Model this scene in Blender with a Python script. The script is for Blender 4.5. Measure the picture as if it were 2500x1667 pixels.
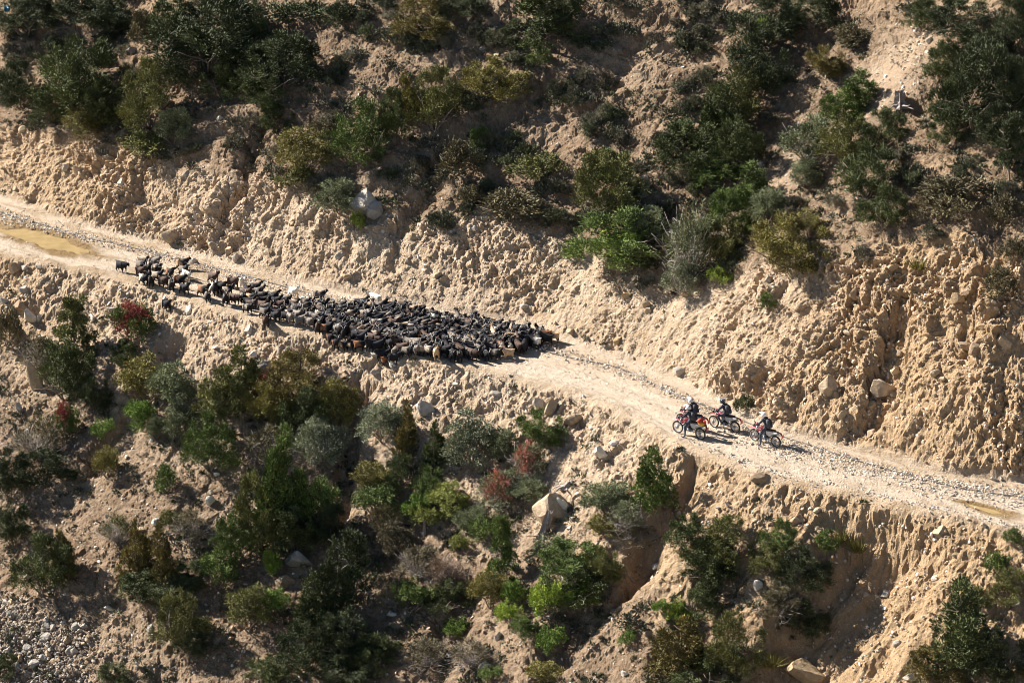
import bpy, bmesh, math, random
import numpy as np
from mathutils import Vector, Matrix, Euler

for o in list(bpy.data.objects):
    bpy.data.objects.remove(o, do_unlink=True)
scn = bpy.context.scene
COL = scn.collection
random.seed(5)
RNG = np.random.default_rng(11)

# ------------------------------------------------------------------ camera
PITCH = math.radians(20.0)
DIST = 220.0
PXM = 43.0                       # photograph pixels per metre at the road
cam_d = bpy.data.cameras.new('camera')
cam = bpy.data.objects.new('camera', cam_d)
COL.objects.link(cam)
cam.location = (0, -DIST*math.cos(PITCH), DIST*math.sin(PITCH))
cam.rotation_euler = (math.pi/2-PITCH, 0, 0)
cam_d.sensor_width = 36.0
cam_d.lens = 36.0*DIST*PXM/2500.0
cam_d.clip_start = 1.0
cam_d.clip_end = 3000.0
scn.camera = cam

# ------------------------------------------------------------------ light
SUN_EL = math.radians(34.0)
SUN_AZ = Vector((-0.90, 0.43, 0)).normalized()
sun_dir = Vector((SUN_AZ.x*math.cos(SUN_EL), SUN_AZ.y*math.cos(SUN_EL), math.sin(SUN_EL)))
sd = bpy.data.lights.new('sun', 'SUN')
sd.energy = 5.0
sd.angle = math.radians(0.53)
sd.color = (1.0, 0.955, 0.895)
sun = bpy.data.objects.new('sun', sd)
COL.objects.link(sun)
sun.rotation_euler = (-sun_dir).to_track_quat('-Z', 'Y').to_euler()
w = bpy.data.worlds.new('World'); scn.world = w; w.use_nodes = True
wn = w.node_tree
bg = wn.nodes['Background']
sky = wn.nodes.new('ShaderNodeTexSky'); sky.sky_type = 'NISHITA'; sky.sun_disc = False
sky.sun_elevation = SUN_EL
sky.sun_rotation = math.atan2(SUN_AZ.x, SUN_AZ.y)
sky.altitude = 3000
wn.links.new(sky.outputs[0], bg.inputs[0])
bg.inputs[1].default_value = 0.05
vs = scn.view_settings
vs.view_transform = 'Standard'; vs.look = 'None'; vs.gamma = 1.0; vs.use_curve_mapping = False
vs.exposure = 1.5
scn.render.engine = 'CYCLES'
scn.cycles.pixel_filter_type = 'BLACKMAN_HARRIS'; scn.cycles.filter_width = 1.0

# ------------------------------------------------------------------ helpers
FPX = cam_d.lens/36.0*2500.0
CP = np.array(cam.location[:])
RT = np.array([1.0, 0, 0]); UPV = np.array([0, math.sin(PITCH), math.cos(PITCH)]); FW = np.array([0, math.cos(PITCH), -math.sin(PITCH)])
def ray(x, y):                     # x,y in photograph pixels (2500 x 1667)
    d = FW+RT*((x-1250)/FPX)+UPV*((833.5-y)/FPX)
    return d/np.linalg.norm(d)
def project(P):                    # (...,3) -> px, py, scale px per metre
    q = P-CP
    z = q@FW
    return 1250+(q@RT)/z*FPX, 833.5-(q@UPV)/z*FPX, FPX/z
def on_plane(x, y, z=0.0):
    d = ray(x, y); k = (z-CP[2])/d[2]
    return CP+d*k
YAW = math.radians(38.0)
DV = np.array([math.cos(YAW), -math.sin(YAW)])     # along the road
NV = np.array([math.sin(YAW), math.cos(YAW)])      # across, uphill
def st(p): return p[0]*DV[0]+p[1]*DV[1], p[0]*NV[0]+p[1]*NV[1]

def hash2(ix, iy, seed):
    h = (ix.astype(np.int64)*374761393+iy.astype(np.int64)*668265263+seed*1274126177) & 0xFFFFFFFF
    h = ((h ^ (h >> 13))*1103515245) & 0xFFFFFFFF
    h = ((h ^ (h >> 16))*2246822519) & 0xFFFFFFFF
    h = h ^ (h >> 15)
    return (h & 0xFFFFFF)/float(0x1000000)
def vnoise(x, y, seed=0):          # gradient noise, about -1..1
    xi = np.floor(x); yi = np.floor(y); xf = x-xi; yf = y-yi
    u = xf*xf*xf*(xf*(xf*6-15)+10); v = yf*yf*yf*(yf*(yf*6-15)+10)
    def g(dx, dy):
        a = hash2(xi+dx, yi+dy, seed)*2*np.pi
        return np.cos(a)*(xf-dx)+np.sin(a)*(yf-dy)
    a = g(0, 0)*(1-u)+g(1, 0)*u
    b = g(0, 1)*(1-u)+g(1, 1)*u
    return (a*(1-v)+b*v)*1.5
def fbm(x, y, seed=0, o=4, g=.5):
    r = 0; a = 1.0
    for i in range(o):
        r = r+a*vnoise(x*2**i+i*17.3, y*2**i-i*9.1, seed+i); a *= g
    return r
def worley(x, y, seed=0):          # F1, F2, random of the nearest cell
    xi = np.floor(x); yi = np.floor(y)
    f1 = np.full(x.shape, 9.0); f2 = np.full(x.shape, 9.0); rr = np.zeros(x.shape)
    for dx in (-1, 0, 1):
        for dy in (-1, 0, 1):
            cx = xi+dx; cy = yi+dy
            px = cx+.1+.8*hash2(cx, cy, seed); py = cy+.1+.8*hash2(cx, cy, seed+77)
            d = np.sqrt((px-x)**2+(py-y)**2)
            m = d < f1
            f2 = np.where(m, f1, np.minimum(f2, d))
            rr = np.where(m, hash2(cx, cy, seed+191), rr)
            f1 = np.where(m, d, f1)
    return f1, f2, rr
def sstep(a, b, x):
    t = np.clip((x-a)/(b-a), 0, 1); return t*t*(3-2*t)
def smin(a, b, k):
    h = np.clip(.5+.5*(b-a)/k, 0, 1); return b*(1-h)+a*h-k*h*(1-h)

# ------------------------------------------------------------------ road and slope plan
OUT_PX = [(-200,590),(0,620),(214,657),(321,686),(446,718),(553,757),(643,782),(803,818),(937,843),(1026,871),(1116,889),(1223,912),(1401,957),(1510,1000),(1600,1050),(1660,1081),(1758,1119),(1830,1149),(1915,1172),(2085,1204),(2213,1238),(2340,1264),(2500,1306),(2700,1350)]
IN_PX = [(-200,440),(0,482),(178,546),(357,589),(536,636),(714,686),(840,714),(973,739),(1080,757),(1187,775),(1294,795),(1366,828),(1437,853),(1544,886),(1670,939),(1780,995),(1894,1050),(2043,1085),(2128,1108),(2298,1155),(2500,1180),(2700,1210)]
def to_curve(px):
    a = np.array(sorted([st(on_plane(*p)) for p in px])); return a[:, 0], a[:, 1]
oS, oT = to_curve(OUT_PX); iS, iT = to_curve(IN_PX)
def t_out(s): return np.interp(s, oS, oT)
def t_in(s): return np.interp(s, iS, iT)
def bank_tan(s): return np.interp(s, [-45,-10,10,20,40], [1.25,1.2,1.05,1.25,1.3])
def bank_line(x, y):               # pixel -> (s, height) on the plane of the cut
    d = ray(x, y); lo = 150.0
    for k in np.arange(170, 300, .1):
        p = CP+d*k; s, t = st(p)
        if (t-t_in(s))*bank_tan(s) > p[2]: return s, max(p[2], .5)
    return s, 5.0
TOP_PX = [(-150,270),(0,300),(200,330),(380,380),(560,425),(700,470),(880,560),(1060,530),(1250,560),(1400,640),(1600,715),(1720,690),(1900,640),(2050,610),(2250,570),(2400,600),(2600,640)]
tl = np.array(sorted([bank_line(*p) for p in TOP_PX]))
def bank_h(s): return np.interp(s, tl[:, 0], tl[:, 1])

def base_h(s, t):
    ti = t_in(s); to = t_out(s)
    hb = bank_h(s); tb = bank_tan(s)
    u = np.maximum(t-ti, 0)
    up = smin(u*tb, hb+(u-hb/tb)*math.tan(math.radians(33)), .5)
    up = np.where(u > 0, np.maximum(up, 0), 0)
    up = np.where(up > 130, 130+(up-130)*.5, up)
    v = np.maximum(to-t, 0)
    te = np.interp(s, [-40,-20,20,40], [.72,.80,.84,.95])
    tl_ = np.interp(s, [-45,-25,0,40], [.42,.56,.66,.72])
    dn = smin(v*te, 4.5+(v-4.5/te)*tl_, 1.0)
    dn = np.where(v > 0, np.maximum(dn, 0), 0)
    dn = smin(dn, 26+0*dn, 3.0)
    return up-dn

def ray_base(x, y):
    d = ray(x, y)
    ks = np.arange(150, 330, .1)
    P = CP[None]+ks[:, None]*d[None]
    s = P[:, 0]*DV[0]+P[:, 1]*DV[1]; t = P[:, 0]*NV[0]+P[:, 1]*NV[1]
    hit = np.nonzero(base_h(s, t) > P[:, 2])[0]
    i = hit[0] if len(hit) else -1
    return s[i], t[i]
# gullies: photograph pixels of the channel, depth, half width
GUL = [
 ([(2110,1345),(2060,1420),(1990,1530),(1930,1640),(1880,1750)], 1.9, 2.6),
 ([(2215,1375),(2180,1440),(2110,1560),(2040,1680)], 1.1, 2.4),
 ([(2190,790),(2160,900),(2140,1000),(2110,1050)], 1.1, 1.0),
 ([(870,960),(860,1050),(845,1150),(830,1240)], 1.3, 1.0),
 ([(1690,1160),(1650,1220),(1600,1290),(1560,1380)], 1.6, 1.3),
 ([(1560,1330),(1500,1420),(1420,1500),(1350,1600)], 1.1, 1.6),
 ([(1780,1400),(1720,1480),(1660,1580)], 1.0, 1.8),
 ([(420,860),(370,950),(320,1040),(250,1120)], .9, 1.4),
 ([(1150,1450),(1090,1560),(1040,1667)], .8, 1.6),
 ([(2500,20),(2330,170),(2150,330),(1980,470)], .7, 2.2),
 ([(2080,40),(1960,160),(1840,270),(1730,400)], .9, 1.8),
 ([(1620,60),(1500,180),(1400,300),(1330,380)], .6, 1.6),
 ([(1330,200),(1250,280),(1150,330)], .7, 1.2),
 ([(1100,340),(1060,450),(1010,520)], .7, 1.0),
 ([(640,330),(600,430),(560,500)], .7, .9),
 ([(980,560),(960,640)], .5, .7),
 ([(2420,560),(2400,700),(2370,840)], .6, .9),
]
def seg_dist(s, t, pts):
    d = np.full(s.shape, 1e9)
    for (a, b) in zip(pts[:-1], pts[1:]):
        ax, ay = a; bx, by = b; ex, ey = bx-ax, by-ay
        k = np.clip(((s-ax)*ex+(t-ay)*ey)/(ex*ex+ey*ey+1e-9), 0, 1)
        d = np.minimum(d, np.hypot(s-(ax+k*ex), t-(ay+k*ey)))
    return d
GST = [([ray_base(*p) for p in pts], dp, wd) for pts, dp, wd in GUL]
SPUR = [([(1690,1100),(1640,1130)],0,1)]

def height(s, t):
    z = base_h(s, t)
    ti = t_in(s); to = t_out(s)
    off = np.maximum(t-ti, to-t)
    m = sstep(0, 5, off)
    far = 1-sstep(60, 90, np.abs(t))
    ws = s+1.2*vnoise(s*.12, t*.12, 3)
    lowl = 1-.45*sstep(2, 8, to-t)*(1-sstep(8, 20, s+.78*t))
    z = z+m*(.62*vnoise(s/13., t/26., 5)+.42*lowl*vnoise(ws/5.5, t/12., 6)+.26*lowl*vnoise(ws/2.6, t/5., 8))
    jag = .35*fbm(s*.9, t*.9, 40, 3)
    for pts, dp, wd in GST:
        d = seg_dist(s+jag*.8, t+jag*.8, pts)
        z = z-dp*(1-sstep(wd*.25, wd*1.15, d))*sstep(-.2, 1.8, off)
    return z

# ------------------------------------------------------------------ ground sheet
tt = [-31.0]
while tt[-1] < 36:
    t0 = tt[-1]
    tt.append(t0+(.066 if .5 < t0 < 9 else .093))
tt = np.array(tt)
ss = np.arange(-40, 40.01, .103)
def ext(a, n, gr):
    st0 = a[1]-a[0]; lo = [a[0]]; hi = [a[-1]]; q = st0
    for i in range(n):
        q *= gr; lo.append(lo[-1]-q); hi.append(hi[-1]+q)
    return np.concatenate([np.array(lo[1:])[::-1], a, np.array(hi[1:])])
tt = ext(tt, 26, 1.27); ss = ext(ss, 26, 1.27)
T, S0 = np.meshgrid(tt, ss, indexing='ij')
shift = -np.clip(T, -35, 40)*math.tan(YAW)
S = S0+shift
Z = height(S, T)
def toxyz(s, t, z):
    return np.stack([s*DV[0]+t*NV[0], s*DV[1]+t*NV[1], z], -1)
P0 = toxyz(S, T, Z)
def normals(P):
    a = np.gradient(P, axis=1); b = np.gradient(P, axis=0)
    n = np.cross(a, b); n /= np.linalg.norm(n, axis=-1, keepdims=True)+1e-12
    return n*np.sign(n[..., 2:3]+1e-9)
N0 = normals(P0)
# arc length up the slope so that clods are not stretched on the steep cut
V = np.concatenate([np.zeros((1, T.shape[1])), np.cumsum(np.hypot(np.diff(T, axis=0), np.diff(base_h(S, T), axis=0)), axis=0)], 0)
V = V-V[len(tt)//2][None]
near = (np.abs(S0) < 42) & (T > -33) & (T < 38)
U_ = S+.25*vnoise(S*.7, V*.7, 21); V_ = V+.25*vnoise(S*.7, V*.7, 22)
hb = bank_h(S); tb = bank_tan(S)
u = T-t_in(S); v = t_out(S)-T
rag = .9*fbm(S*.35, V*.35, 60, 4)
wb = hb/tb
bankm = sstep(-.05, .5, u)*(1-sstep(-.3, .9, u-wb+rag))
embm = sstep(0, .5, v)*(1-sstep(2.0, 5.5, v+1.5*rag))
PX, PY, _ = project(P0)
# bare slides beside the gullies at lower right and the scree chute at upper right
def pxblob(cx, cy, rx, ry, ang=0):
    a = math.radians(ang); dx = PX-cx; dy = PY-cy
    q = np.hypot((dx*math.cos(a)+dy*math.sin(a))/rx, (-dx*math.sin(a)+dy*math.cos(a))/ry)
    return 1-sstep(.6, 1.15, q+.25*fbm(S*.25, V*.25, 33, 3))
slide = np.clip(pxblob(2200, 1480, 330, 150, -52)+pxblob(2330, 1380, 200, 120, 20), 0, 1)
chute = np.clip(pxblob(2120, 250, 420, 75, -42)+pxblob(1880, 480, 200, 45, -45)*.8, 0, 1)
natm = np.clip(1-bankm-embm-sstep(-.1, .0, u+0*u)*(u < 0)*0, 0, 1)*(sstep(0, .6, np.maximum(u, v)))
natm = natm*(1-.75*slide)*(1-.5*chute)
roadm = sstep(-.5, .15, -np.maximum(u, v))

def clods(sc, seed, thr=.62, p=1.6, ax=1.0, ay=1.0):
    f1, f2, r = worley(U_/sc*ax, V_/sc*ay, seed)
    return (r**p)*np.sqrt(np.clip(1-(f1/thr)**2, 0, 1))
def facets(sc, seed, tilt=1.0, wx=.35):
    # broken blocks: every cell is a tilted flat face with sunk joints
    x = U_/sc+wx*vnoise(U_/sc*1.3, V_/sc*1.3, seed+5); y = V_/sc+wx*vnoise(U_/sc*1.3+9, V_/sc*1.3, seed+6)
    f1, f2, r = worley(x, y, seed)
    xi = np.floor(x*1); a_ = r*6.283*7
    return (r-.5)+tilt*(np.cos(a_)*(x-np.round(x))+np.sin(a_)*(y-np.round(y)))*.5-.35*(1-sstep(0, .16, f2-f1))
rid = 1-np.abs(fbm(U_*.55, V_*.45, 90, 4))
patch = (.55+.7*sstep(-.25, .5, fbm(S*.16, V*.16, 95, 3)))*(1-.38*sstep(-16, -8, S)*(1-sstep(8, 16, S)))
D = np.zeros_like(S)
pits = -.42*clods(1.25, 31, .55, 6.0)-.22*clods(.6, 32, .55, 4.0)
lump = .55+.9*sstep(-.3, .6, fbm(S*.11, V*.2, 97, 3))
rough = (.40*clods(2.1, 1, p=3.5)+.14*lump*clods(.9, 2, p=3.0)+.09*lump*clods(.46, 3, p=2.2)+.05*clods(.3, 4, p=1.4)
         + .22*facets(1.7, 15)+.11*lump*facets(.75, 5)+.06*facets(.38, 25)+pits*.8
         + .26*fbm(U_*.7, V_*.5, 70, 5, .55)+.12*fbm(U_*2.4, V_*1.7, 75, 4, .7)+.12*(rid-.5))
# runnels scored down the face
runn = vnoise(U_*1.5, V_*.4, 200)*.13+vnoise(U_*3.8, V_*.8, 201)*.07
D += bankm*patch*(rough+runn)
D += embm*(.66*rough+runn*.15)
hum = .12*facets(.5, 35)+.34*clods(1.7, 11, .75, 1.0)+.20*clods(.8, 12, .7, 1.2)+.10*clods(.4, 13, .62, 1.2)+.12*fbm(U_*.9, V_*1.3, 71, 4)
D += natm*(hum*.62+.05*fbm(U_*2.7, V_*2.7, 76, 3, .6))
terr = np.sin((V+1.1*fbm(S*.1, V*.1, 50, 3)-S*.22)*2*np.pi/1.9)
D += natm*.15*terr*(T > 0)*sstep(-.4, .2, fbm(S*.13+4, V*.13, 51, 2))
D += slide*(.10*rough*2+runn*1.3)*(1-bankm)*(1-embm)*(v > 0)
# track: two worn wheel lines, a little crown, loose lumps
q = (T-t_out(S))/(t_in(S)-t_out(S)+1e-6)
rut = np.exp(-((q-.22+.03*vnoise(S*.12, 0*S, 7))/.055)**2)+np.exp(-((q-.50+.03*vnoise(S*.12, 0*S+3, 7))/.06)**2)
D += roadm*(-.09*rut+.05*vnoise(S*.35, T*2.2, 80)+.035*fbm(S*1.1, T*3.2, 81, 4)+.05*clods(.3, 14, .6, 2.5)*(1-np.clip(rut, 0, 1)))
# hollow where the puddle lies
def puddle_r(cx, cy, a, b, ang):
    c, s_ = math.cos(ang), math.sin(ang)
    dx = P0[..., 0]-cx; dy = P0[..., 1]-cy
    return np.hypot((dx*c+dy*s_)/a, (-dx*s_+dy*c)/b)+.30*fbm(S*.9, T*1.4, 123, 4)
pc1 = on_plane(105, 582); pc2 = on_plane(2405, 1240)
PUD = [(pc1[0], pc1[1], 3.3, .95, -YAW*1.15), (pc2[0], pc2[1], 1.0, .24, -YAW)]
pudm = np.zeros_like(S)
for (cx, cy, a, b, an) in PUD:
    pudm = np.maximum(pudm, 1-sstep(.7, 1.25, puddle_r(cx, cy, a, b, an)))
D = D*(1-pudm)-.13*pudm
# small berm along the outer edge
D += .16*np.exp(-((v+.15)/.35)**2)*(.4+vnoise(S*.6, T*0, 85))*(roadm > 0)
D = np.where(near, D, 0)
PG = P0+N0*D[..., None]
NG = normals(PG)
PX, PY, PSC = project(PG)
R_, C_ = S.shape
idx = np.arange(R_*C_).reshape(R_, C_)
quads = np.stack([idx[:-1, :-1], idx[:-1, 1:], idx[1:, 1:], idx[1:, :-1]], -1).reshape(-1, 4)

def mesh_np(name, verts, faces, mat=None, col=None, smooth=False, attr='tint', mats=None, mi=None):
    me = bpy.data.meshes.new(name)
    faces = np.asarray(faces, np.int32); k = faces.shape[1]; nf = len(faces)
    me.vertices.add(len(verts)); me.vertices.foreach_set('co', np.asarray(verts, np.float32).ravel())
    me.loops.add(nf*k); me.loops.foreach_set('vertex_index', faces.ravel())
    me.polygons.add(nf)
    me.polygons.foreach_set('loop_start', np.arange(0, nf*k, k, dtype=np.int32))
    me.polygons.foreach_set('loop_total', np.full(nf, k, np.int32))
    me.polygons.foreach_set('use_smooth', np.full(nf, smooth, bool))
    for m_ in (mats or ([mat] if mat else [])): me.materials.append(m_)
    if mi is not None: me.polygons.foreach_set('material_index', np.asarray(mi, np.int32))
    if col is not None:
        a = me.color_attributes.new(attr, 'FLOAT_COLOR', 'POINT')
        c4 = np.ones((len(verts), 4), np.float32); c4[:, :col.shape[1]] = col
        a.data.foreach_set('color', c4.ravel())
    me.update(); me.validate()
    return me
def link(name, me, parent=None, label=None, cat=None, group=None, kind=None, loc=None):
    o = bpy.data.objects.new(name, me); COL.objects.link(o)
    if parent: o.parent = parent
    if label: o['label'] = label
    if cat: o['category'] = cat
    if group: o['group'] = group
    if kind: o['kind'] = kind
    if loc is not None: o.location = loc
    return o

# ------------------------------------------------------------------ materials
def new_mat(name):
    m = bpy.data.materials.new(name); m.use_nodes = True
    nt = m.node_tree; b = nt.nodes['Principled BSDF']
    return m, nt, b
def nd(nt, t, **kw):
    n = nt.nodes.new(t)
    for k, v_ in kw.items(): setattr(n, k, v_)
    return n
def mixc(nt, f, a, b, mode='MIX'):
    n = nt.nodes.new('ShaderNodeMix'); n.data_type = 'RGBA'; n.blend_type = mode
    for sock, val in ((n.inputs[0], f), (n.inputs[6], a), (n.inputs[7], b)):
        if hasattr(val, 'links') or isinstance(val, bpy.types.NodeSocket): nt.links.new(val, sock)
        else: sock.default_value = val if not isinstance(val, tuple) else (*val[:3], 1)
    return n.outputs[2]
def noise_n(nt, scale, detail=4, rough=.6, vec=None):
    n = nd(nt, 'ShaderNodeTexNoise'); n.inputs['Scale'].default_value = scale
    n.inputs['Detail'].default_value = detail; n.inputs['Roughness'].default_value = rough
    if vec is not None: nt.links.new(vec, n.inputs['Vector'])
    return n.outputs['Fac']
def ramp(nt, f, a, b):
    n = nd(nt, 'ShaderNodeMapRange'); n.inputs[1].default_value = a; n.inputs[2].default_value = b
    nt.links.new(f, n.inputs[0]); return n.outputs[0]
def mth(nt, op, a, b):
    n = nd(nt, 'ShaderNodeMath', operation=op)
    for i, val in enumerate((a, b)):
        if isinstance(val, bpy.types.NodeSocket): nt.links.new(val, n.inputs[i])
        else: n.inputs[i].default_value = val
    return n.outputs[0]

def ground_mat():
    m, nt, b = new_mat('earth')
    at = nd(nt, 'ShaderNodeAttribute', attribute_name='tint')
    sep = nd(nt, 'ShaderNodeSeparateColor'); nt.links.new(at.outputs['Color'], sep.inputs[0])
    R, G, B = sep.outputs
    geo = nd(nt, 'ShaderNodeNewGeometry'); pos = geo.outputs['Position']
    n1 = noise_n(nt, .35, 5, .6, pos); n2 = noise_n(nt, 2.5, 5, .65, pos); n3 = noise_n(nt, 14, 4, .7, pos)
    fresh = mixc(nt, ramp(nt, n1, .35, .68), (.47, .352, .235), (.40, .28, .17))
    fresh = mixc(nt, ramp(nt, n2, .42, .75), fresh, (.53, .42, .31))
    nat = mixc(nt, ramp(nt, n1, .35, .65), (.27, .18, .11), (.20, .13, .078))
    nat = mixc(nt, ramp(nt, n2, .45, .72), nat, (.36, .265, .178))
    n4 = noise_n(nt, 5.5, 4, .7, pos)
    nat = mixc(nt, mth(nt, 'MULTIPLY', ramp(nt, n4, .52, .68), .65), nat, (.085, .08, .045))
    road = mixc(nt, ramp(nt, n2, .35, .7), (.50, .40, .295), (.60, .50, .385))
    fresh = mixc(nt, at.outputs['Alpha'], fresh, mixc(nt, ramp(nt, n2, .35, .7), (.37, .24, .125), (.46, .325, .195)))
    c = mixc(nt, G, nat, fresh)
    c = mixc(nt, R, c, road)
    c = mixc(nt, mth(nt, 'MULTIPLY', B, 1.0), c, (.24, .155, .07))
    grain = mixc(nt, ramp(nt, n3, .3, .7), (.78, .78, .78), (1.14, 1.14, 1.14))
    c = mixc(nt, 1.0, c, grain, 'MULTIPLY')
    nt.links.new(c, b.inputs['Base Color'])
    b.inputs['Roughness'].default_value = .95
    b.inputs['Specular IOR Level'].default_value = .15
    vor = nd(nt, 'ShaderNodeTexVoronoi'); vor.inputs['Scale'].default_value = 9; nt.links.new(pos, vor.inputs['Vector'])
    hsum = mth(nt, 'ADD', mth(nt, 'MULTIPLY', noise_n(nt, 11, 6, .8, pos), .20), mth(nt, 'MULTIPLY', vor.outputs['Distance'], -.07))
    bp = nd(nt, 'ShaderNodeBump'); bp.inputs['Strength'].default_value = .8; bp.inputs['Distance'].default_value = 1.0
    nt.links.new(hsum, bp.inputs['Height']); nt.links.new(bp.outputs[0], b.inputs['Normal'])
    return m
MG = ground_mat()
embf = np.clip(sstep(-.1, .5, v)*(1-sstep(3.5, 10.0, v+2.2*rag)), 0, 1)
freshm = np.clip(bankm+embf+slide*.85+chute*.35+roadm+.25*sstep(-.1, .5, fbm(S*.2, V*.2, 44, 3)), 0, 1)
damp = np.clip(1.0*(1-sstep(.9, 2.2, np.minimum(puddle_r(*PUD[0]), puddle_r(*PUD[1])*.8)))*roadm + .45*roadm*(1-sstep(-20, -12, S))*sstep(-.2, .5, fbm(S*.3, T*1.2, 46, 3)), 0, 1)
damp = np.clip(damp + roadm*sstep(19, 24, S)*.35*sstep(0, .5, fbm(S*.3, T*1.2, 47, 3)), 0, 1)
streak = .5+.5*np.clip(vnoise(S*.12, T*2.6, 301)+.6*vnoise(S*.4, T*5, 302), -1, 1)
track = sstep(.0, .12, q)*(1-sstep(.55, .72, q))*(.35+.65*streak)+.5*sstep(.86, .92, q)
ochre = np.clip(slide*.6+.95*sstep(8, 26, S+6*vnoise(S*.1, V*.1, 61))+.7*(1-sstep(-34, -24, S)), 0, 1)*(1-.75*roadm)
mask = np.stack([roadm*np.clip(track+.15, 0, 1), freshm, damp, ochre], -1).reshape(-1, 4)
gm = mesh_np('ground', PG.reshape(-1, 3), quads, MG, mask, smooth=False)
ground = link('mountain_slope', gm, kind='structure', label='steep dry earth mountainside with a dirt road cut across it')

# photograph pixel -> point on the ground actually visible there
vis_ok = near & (PX > -250) & (PX < 2750) & (PY > -250) & (PY < 1900)
bpy.context.view_layer.update()
GCP = Vector(CP)
def at(x, y):
    ok, loc, nor, fi = ground.ray_cast(GCP, Vector(ray(x, y)), distance=600)
    if not ok: loc = Vector(on_plane(x, y))
    return loc, nor
def drop(x, y):
    ok, loc, nor, fi = ground.ray_cast(Vector((x, y, 120)), Vector((0, 0, -1)), distance=400)
    return (loc, nor) if ok else (Vector((x, y, 0)), Vector((0, 0, 1)))
def pxm(p): 
    return FPX/float((np.array(p)-CP)@FW)

# ------------------------------------------------------------------ small materials
def tint_mat(name, rough=.85, spec=.2, obj_col=True, scale=3.0, amt=.25, sheen=0.0):
    """base colour = object colour x vertex tint, broken up by noise"""
    m, nt, b = new_mat(name)
    at = nd(nt, 'ShaderNodeAttribute', attribute_name='tint')
    c = at.outputs['Color']
    if obj_col:
        oi = nd(nt, 'ShaderNodeObjectInfo')
        c = mixc(nt, 1.0, c, oi.outputs['Color'], 'MULTIPLY')
    tc = nd(nt, 'ShaderNodeTexCoord')
    n = noise_n(nt, scale, 4, .6, tc.outputs['Object'])
    g = mixc(nt, ramp(nt, n, .3, .7), (1-amt,)*3, (1+amt,)*3)
    c = mixc(nt, 1.0, c, g, 'MULTIPLY')
    nt.links.new(c, b.inputs['Base Color'])
    b.inputs['Roughness'].default_value = rough
    b.inputs['Specular IOR Level'].default_value = spec
    if sheen:
        b.inputs['Sheen Weight'].default_value = sheen
    return m
def flat_mat(name, col, rough=.6, metal=0.0, spec=.4, amt=.15, scale=8.0):
    m, nt, b = new_mat(name)
    tc = nd(nt, 'ShaderNodeTexCoord')
    n = noise_n(nt, scale, 4, .6, tc.outputs['Object'])
    g = mixc(nt, ramp(nt, n, .3, .7), tuple(c*(1-amt) for c in col), tuple(min(1, c*(1+amt)) for c in col))
    nt.links.new(g, b.inputs['Base Color'])
    b.inputs['Roughness'].default_value = rough; b.inputs['Metallic'].default_value = metal
    b.inputs['Specular IOR Level'].default_value = spec
    return m
M_LEAF = tint_mat('foliage', .7, .25, True, 2.0, .2)
M_BARK = tint_mat('bark', .9, .1, True, 12.0, .35)
M_ROCK = None
def rock_mat():
    m, nt, b = new_mat('rock')
    oi = nd(nt, 'ShaderNodeObjectInfo'); tc = nd(nt, 'ShaderNodeTexCoord'); geo = nd(nt, 'ShaderNodeNewGeometry')
    n = noise_n(nt, 3.5, 6, .7, geo.outputs['Position']); n2 = noise_n(nt, 17, 4, .7, geo.outputs['Position'])
    g = mixc(nt, ramp(nt, n, .35, .68), (.72, .70, .66), (1.12, 1.1, 1.08))
    c = mixc(nt, 1.0, oi.outputs['Color'], g, 'MULTIPLY')
    c = mixc(nt, mth(nt, 'MULTIPLY', ramp(nt, n2, .55, .75), .35), c, (.30, .20, .12))
    nt.links.new(c, b.inputs['Base Color']); b.inputs['Roughness'].default_value = .88; b.inputs['Specular IOR Level'].default_value = .2
    mp = nd(nt, 'ShaderNodeMapping'); mp.inputs['Scale'].default_value = (1.5, 1.5, 7); mp.inputs['Rotation'].default_value = (.5, .3, 0)
    nt.links.new(geo.outputs['Position'], mp.inputs['Vector'])
    n3 = noise_n(nt, 3.0, 5, .7, mp.outputs[0])
    bp = nd(nt, 'ShaderNodeBump'); bp.inputs['Strength'].default_value = .7; bp.inputs['Distance'].default_value = .12
    nt.links.new(n3, bp.inputs['Height']); nt.links.new(bp.outputs[0], b.inputs['Normal'])
    return m
M_ROCK = rock_mat()
M_STONE = tint_mat('loose_stone', .9, .15, False, 5.0, .22)

# ------------------------------------------------------------------ loose stone and clods (nobody could count them)
ico = bmesh.new(); bmesh.ops.create_icosphere(ico, subdivisions=1, radius=1)
ICV = np.array([v_.co[:] for v_ in ico.verts]); ICF = np.array([[v_.index for v_ in f.verts] for f in ico.faces]); ico.free()
def stone_templates(n, seed, ang=.35):
    r = np.random.default_rng(seed); out = []
    for i in range(n):
        v_ = ICV.copy()
        # cut flat planes so it reads as broken rock
        for k in range(9):
            d = r.normal(size=3); d /= np.linalg.norm(d); h = .45+.35*r.random()
            e = v_@d-h; v_ = v_-np.where(e > 0, e, 0)[:, None]*d[None]
        v_ *= 1+r.normal(0, .06, (len(v_), 1))
        v_ /= np.abs(v_).max()
        out.append(v_)
    return out
STT = stone_templates(8, 3)
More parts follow.
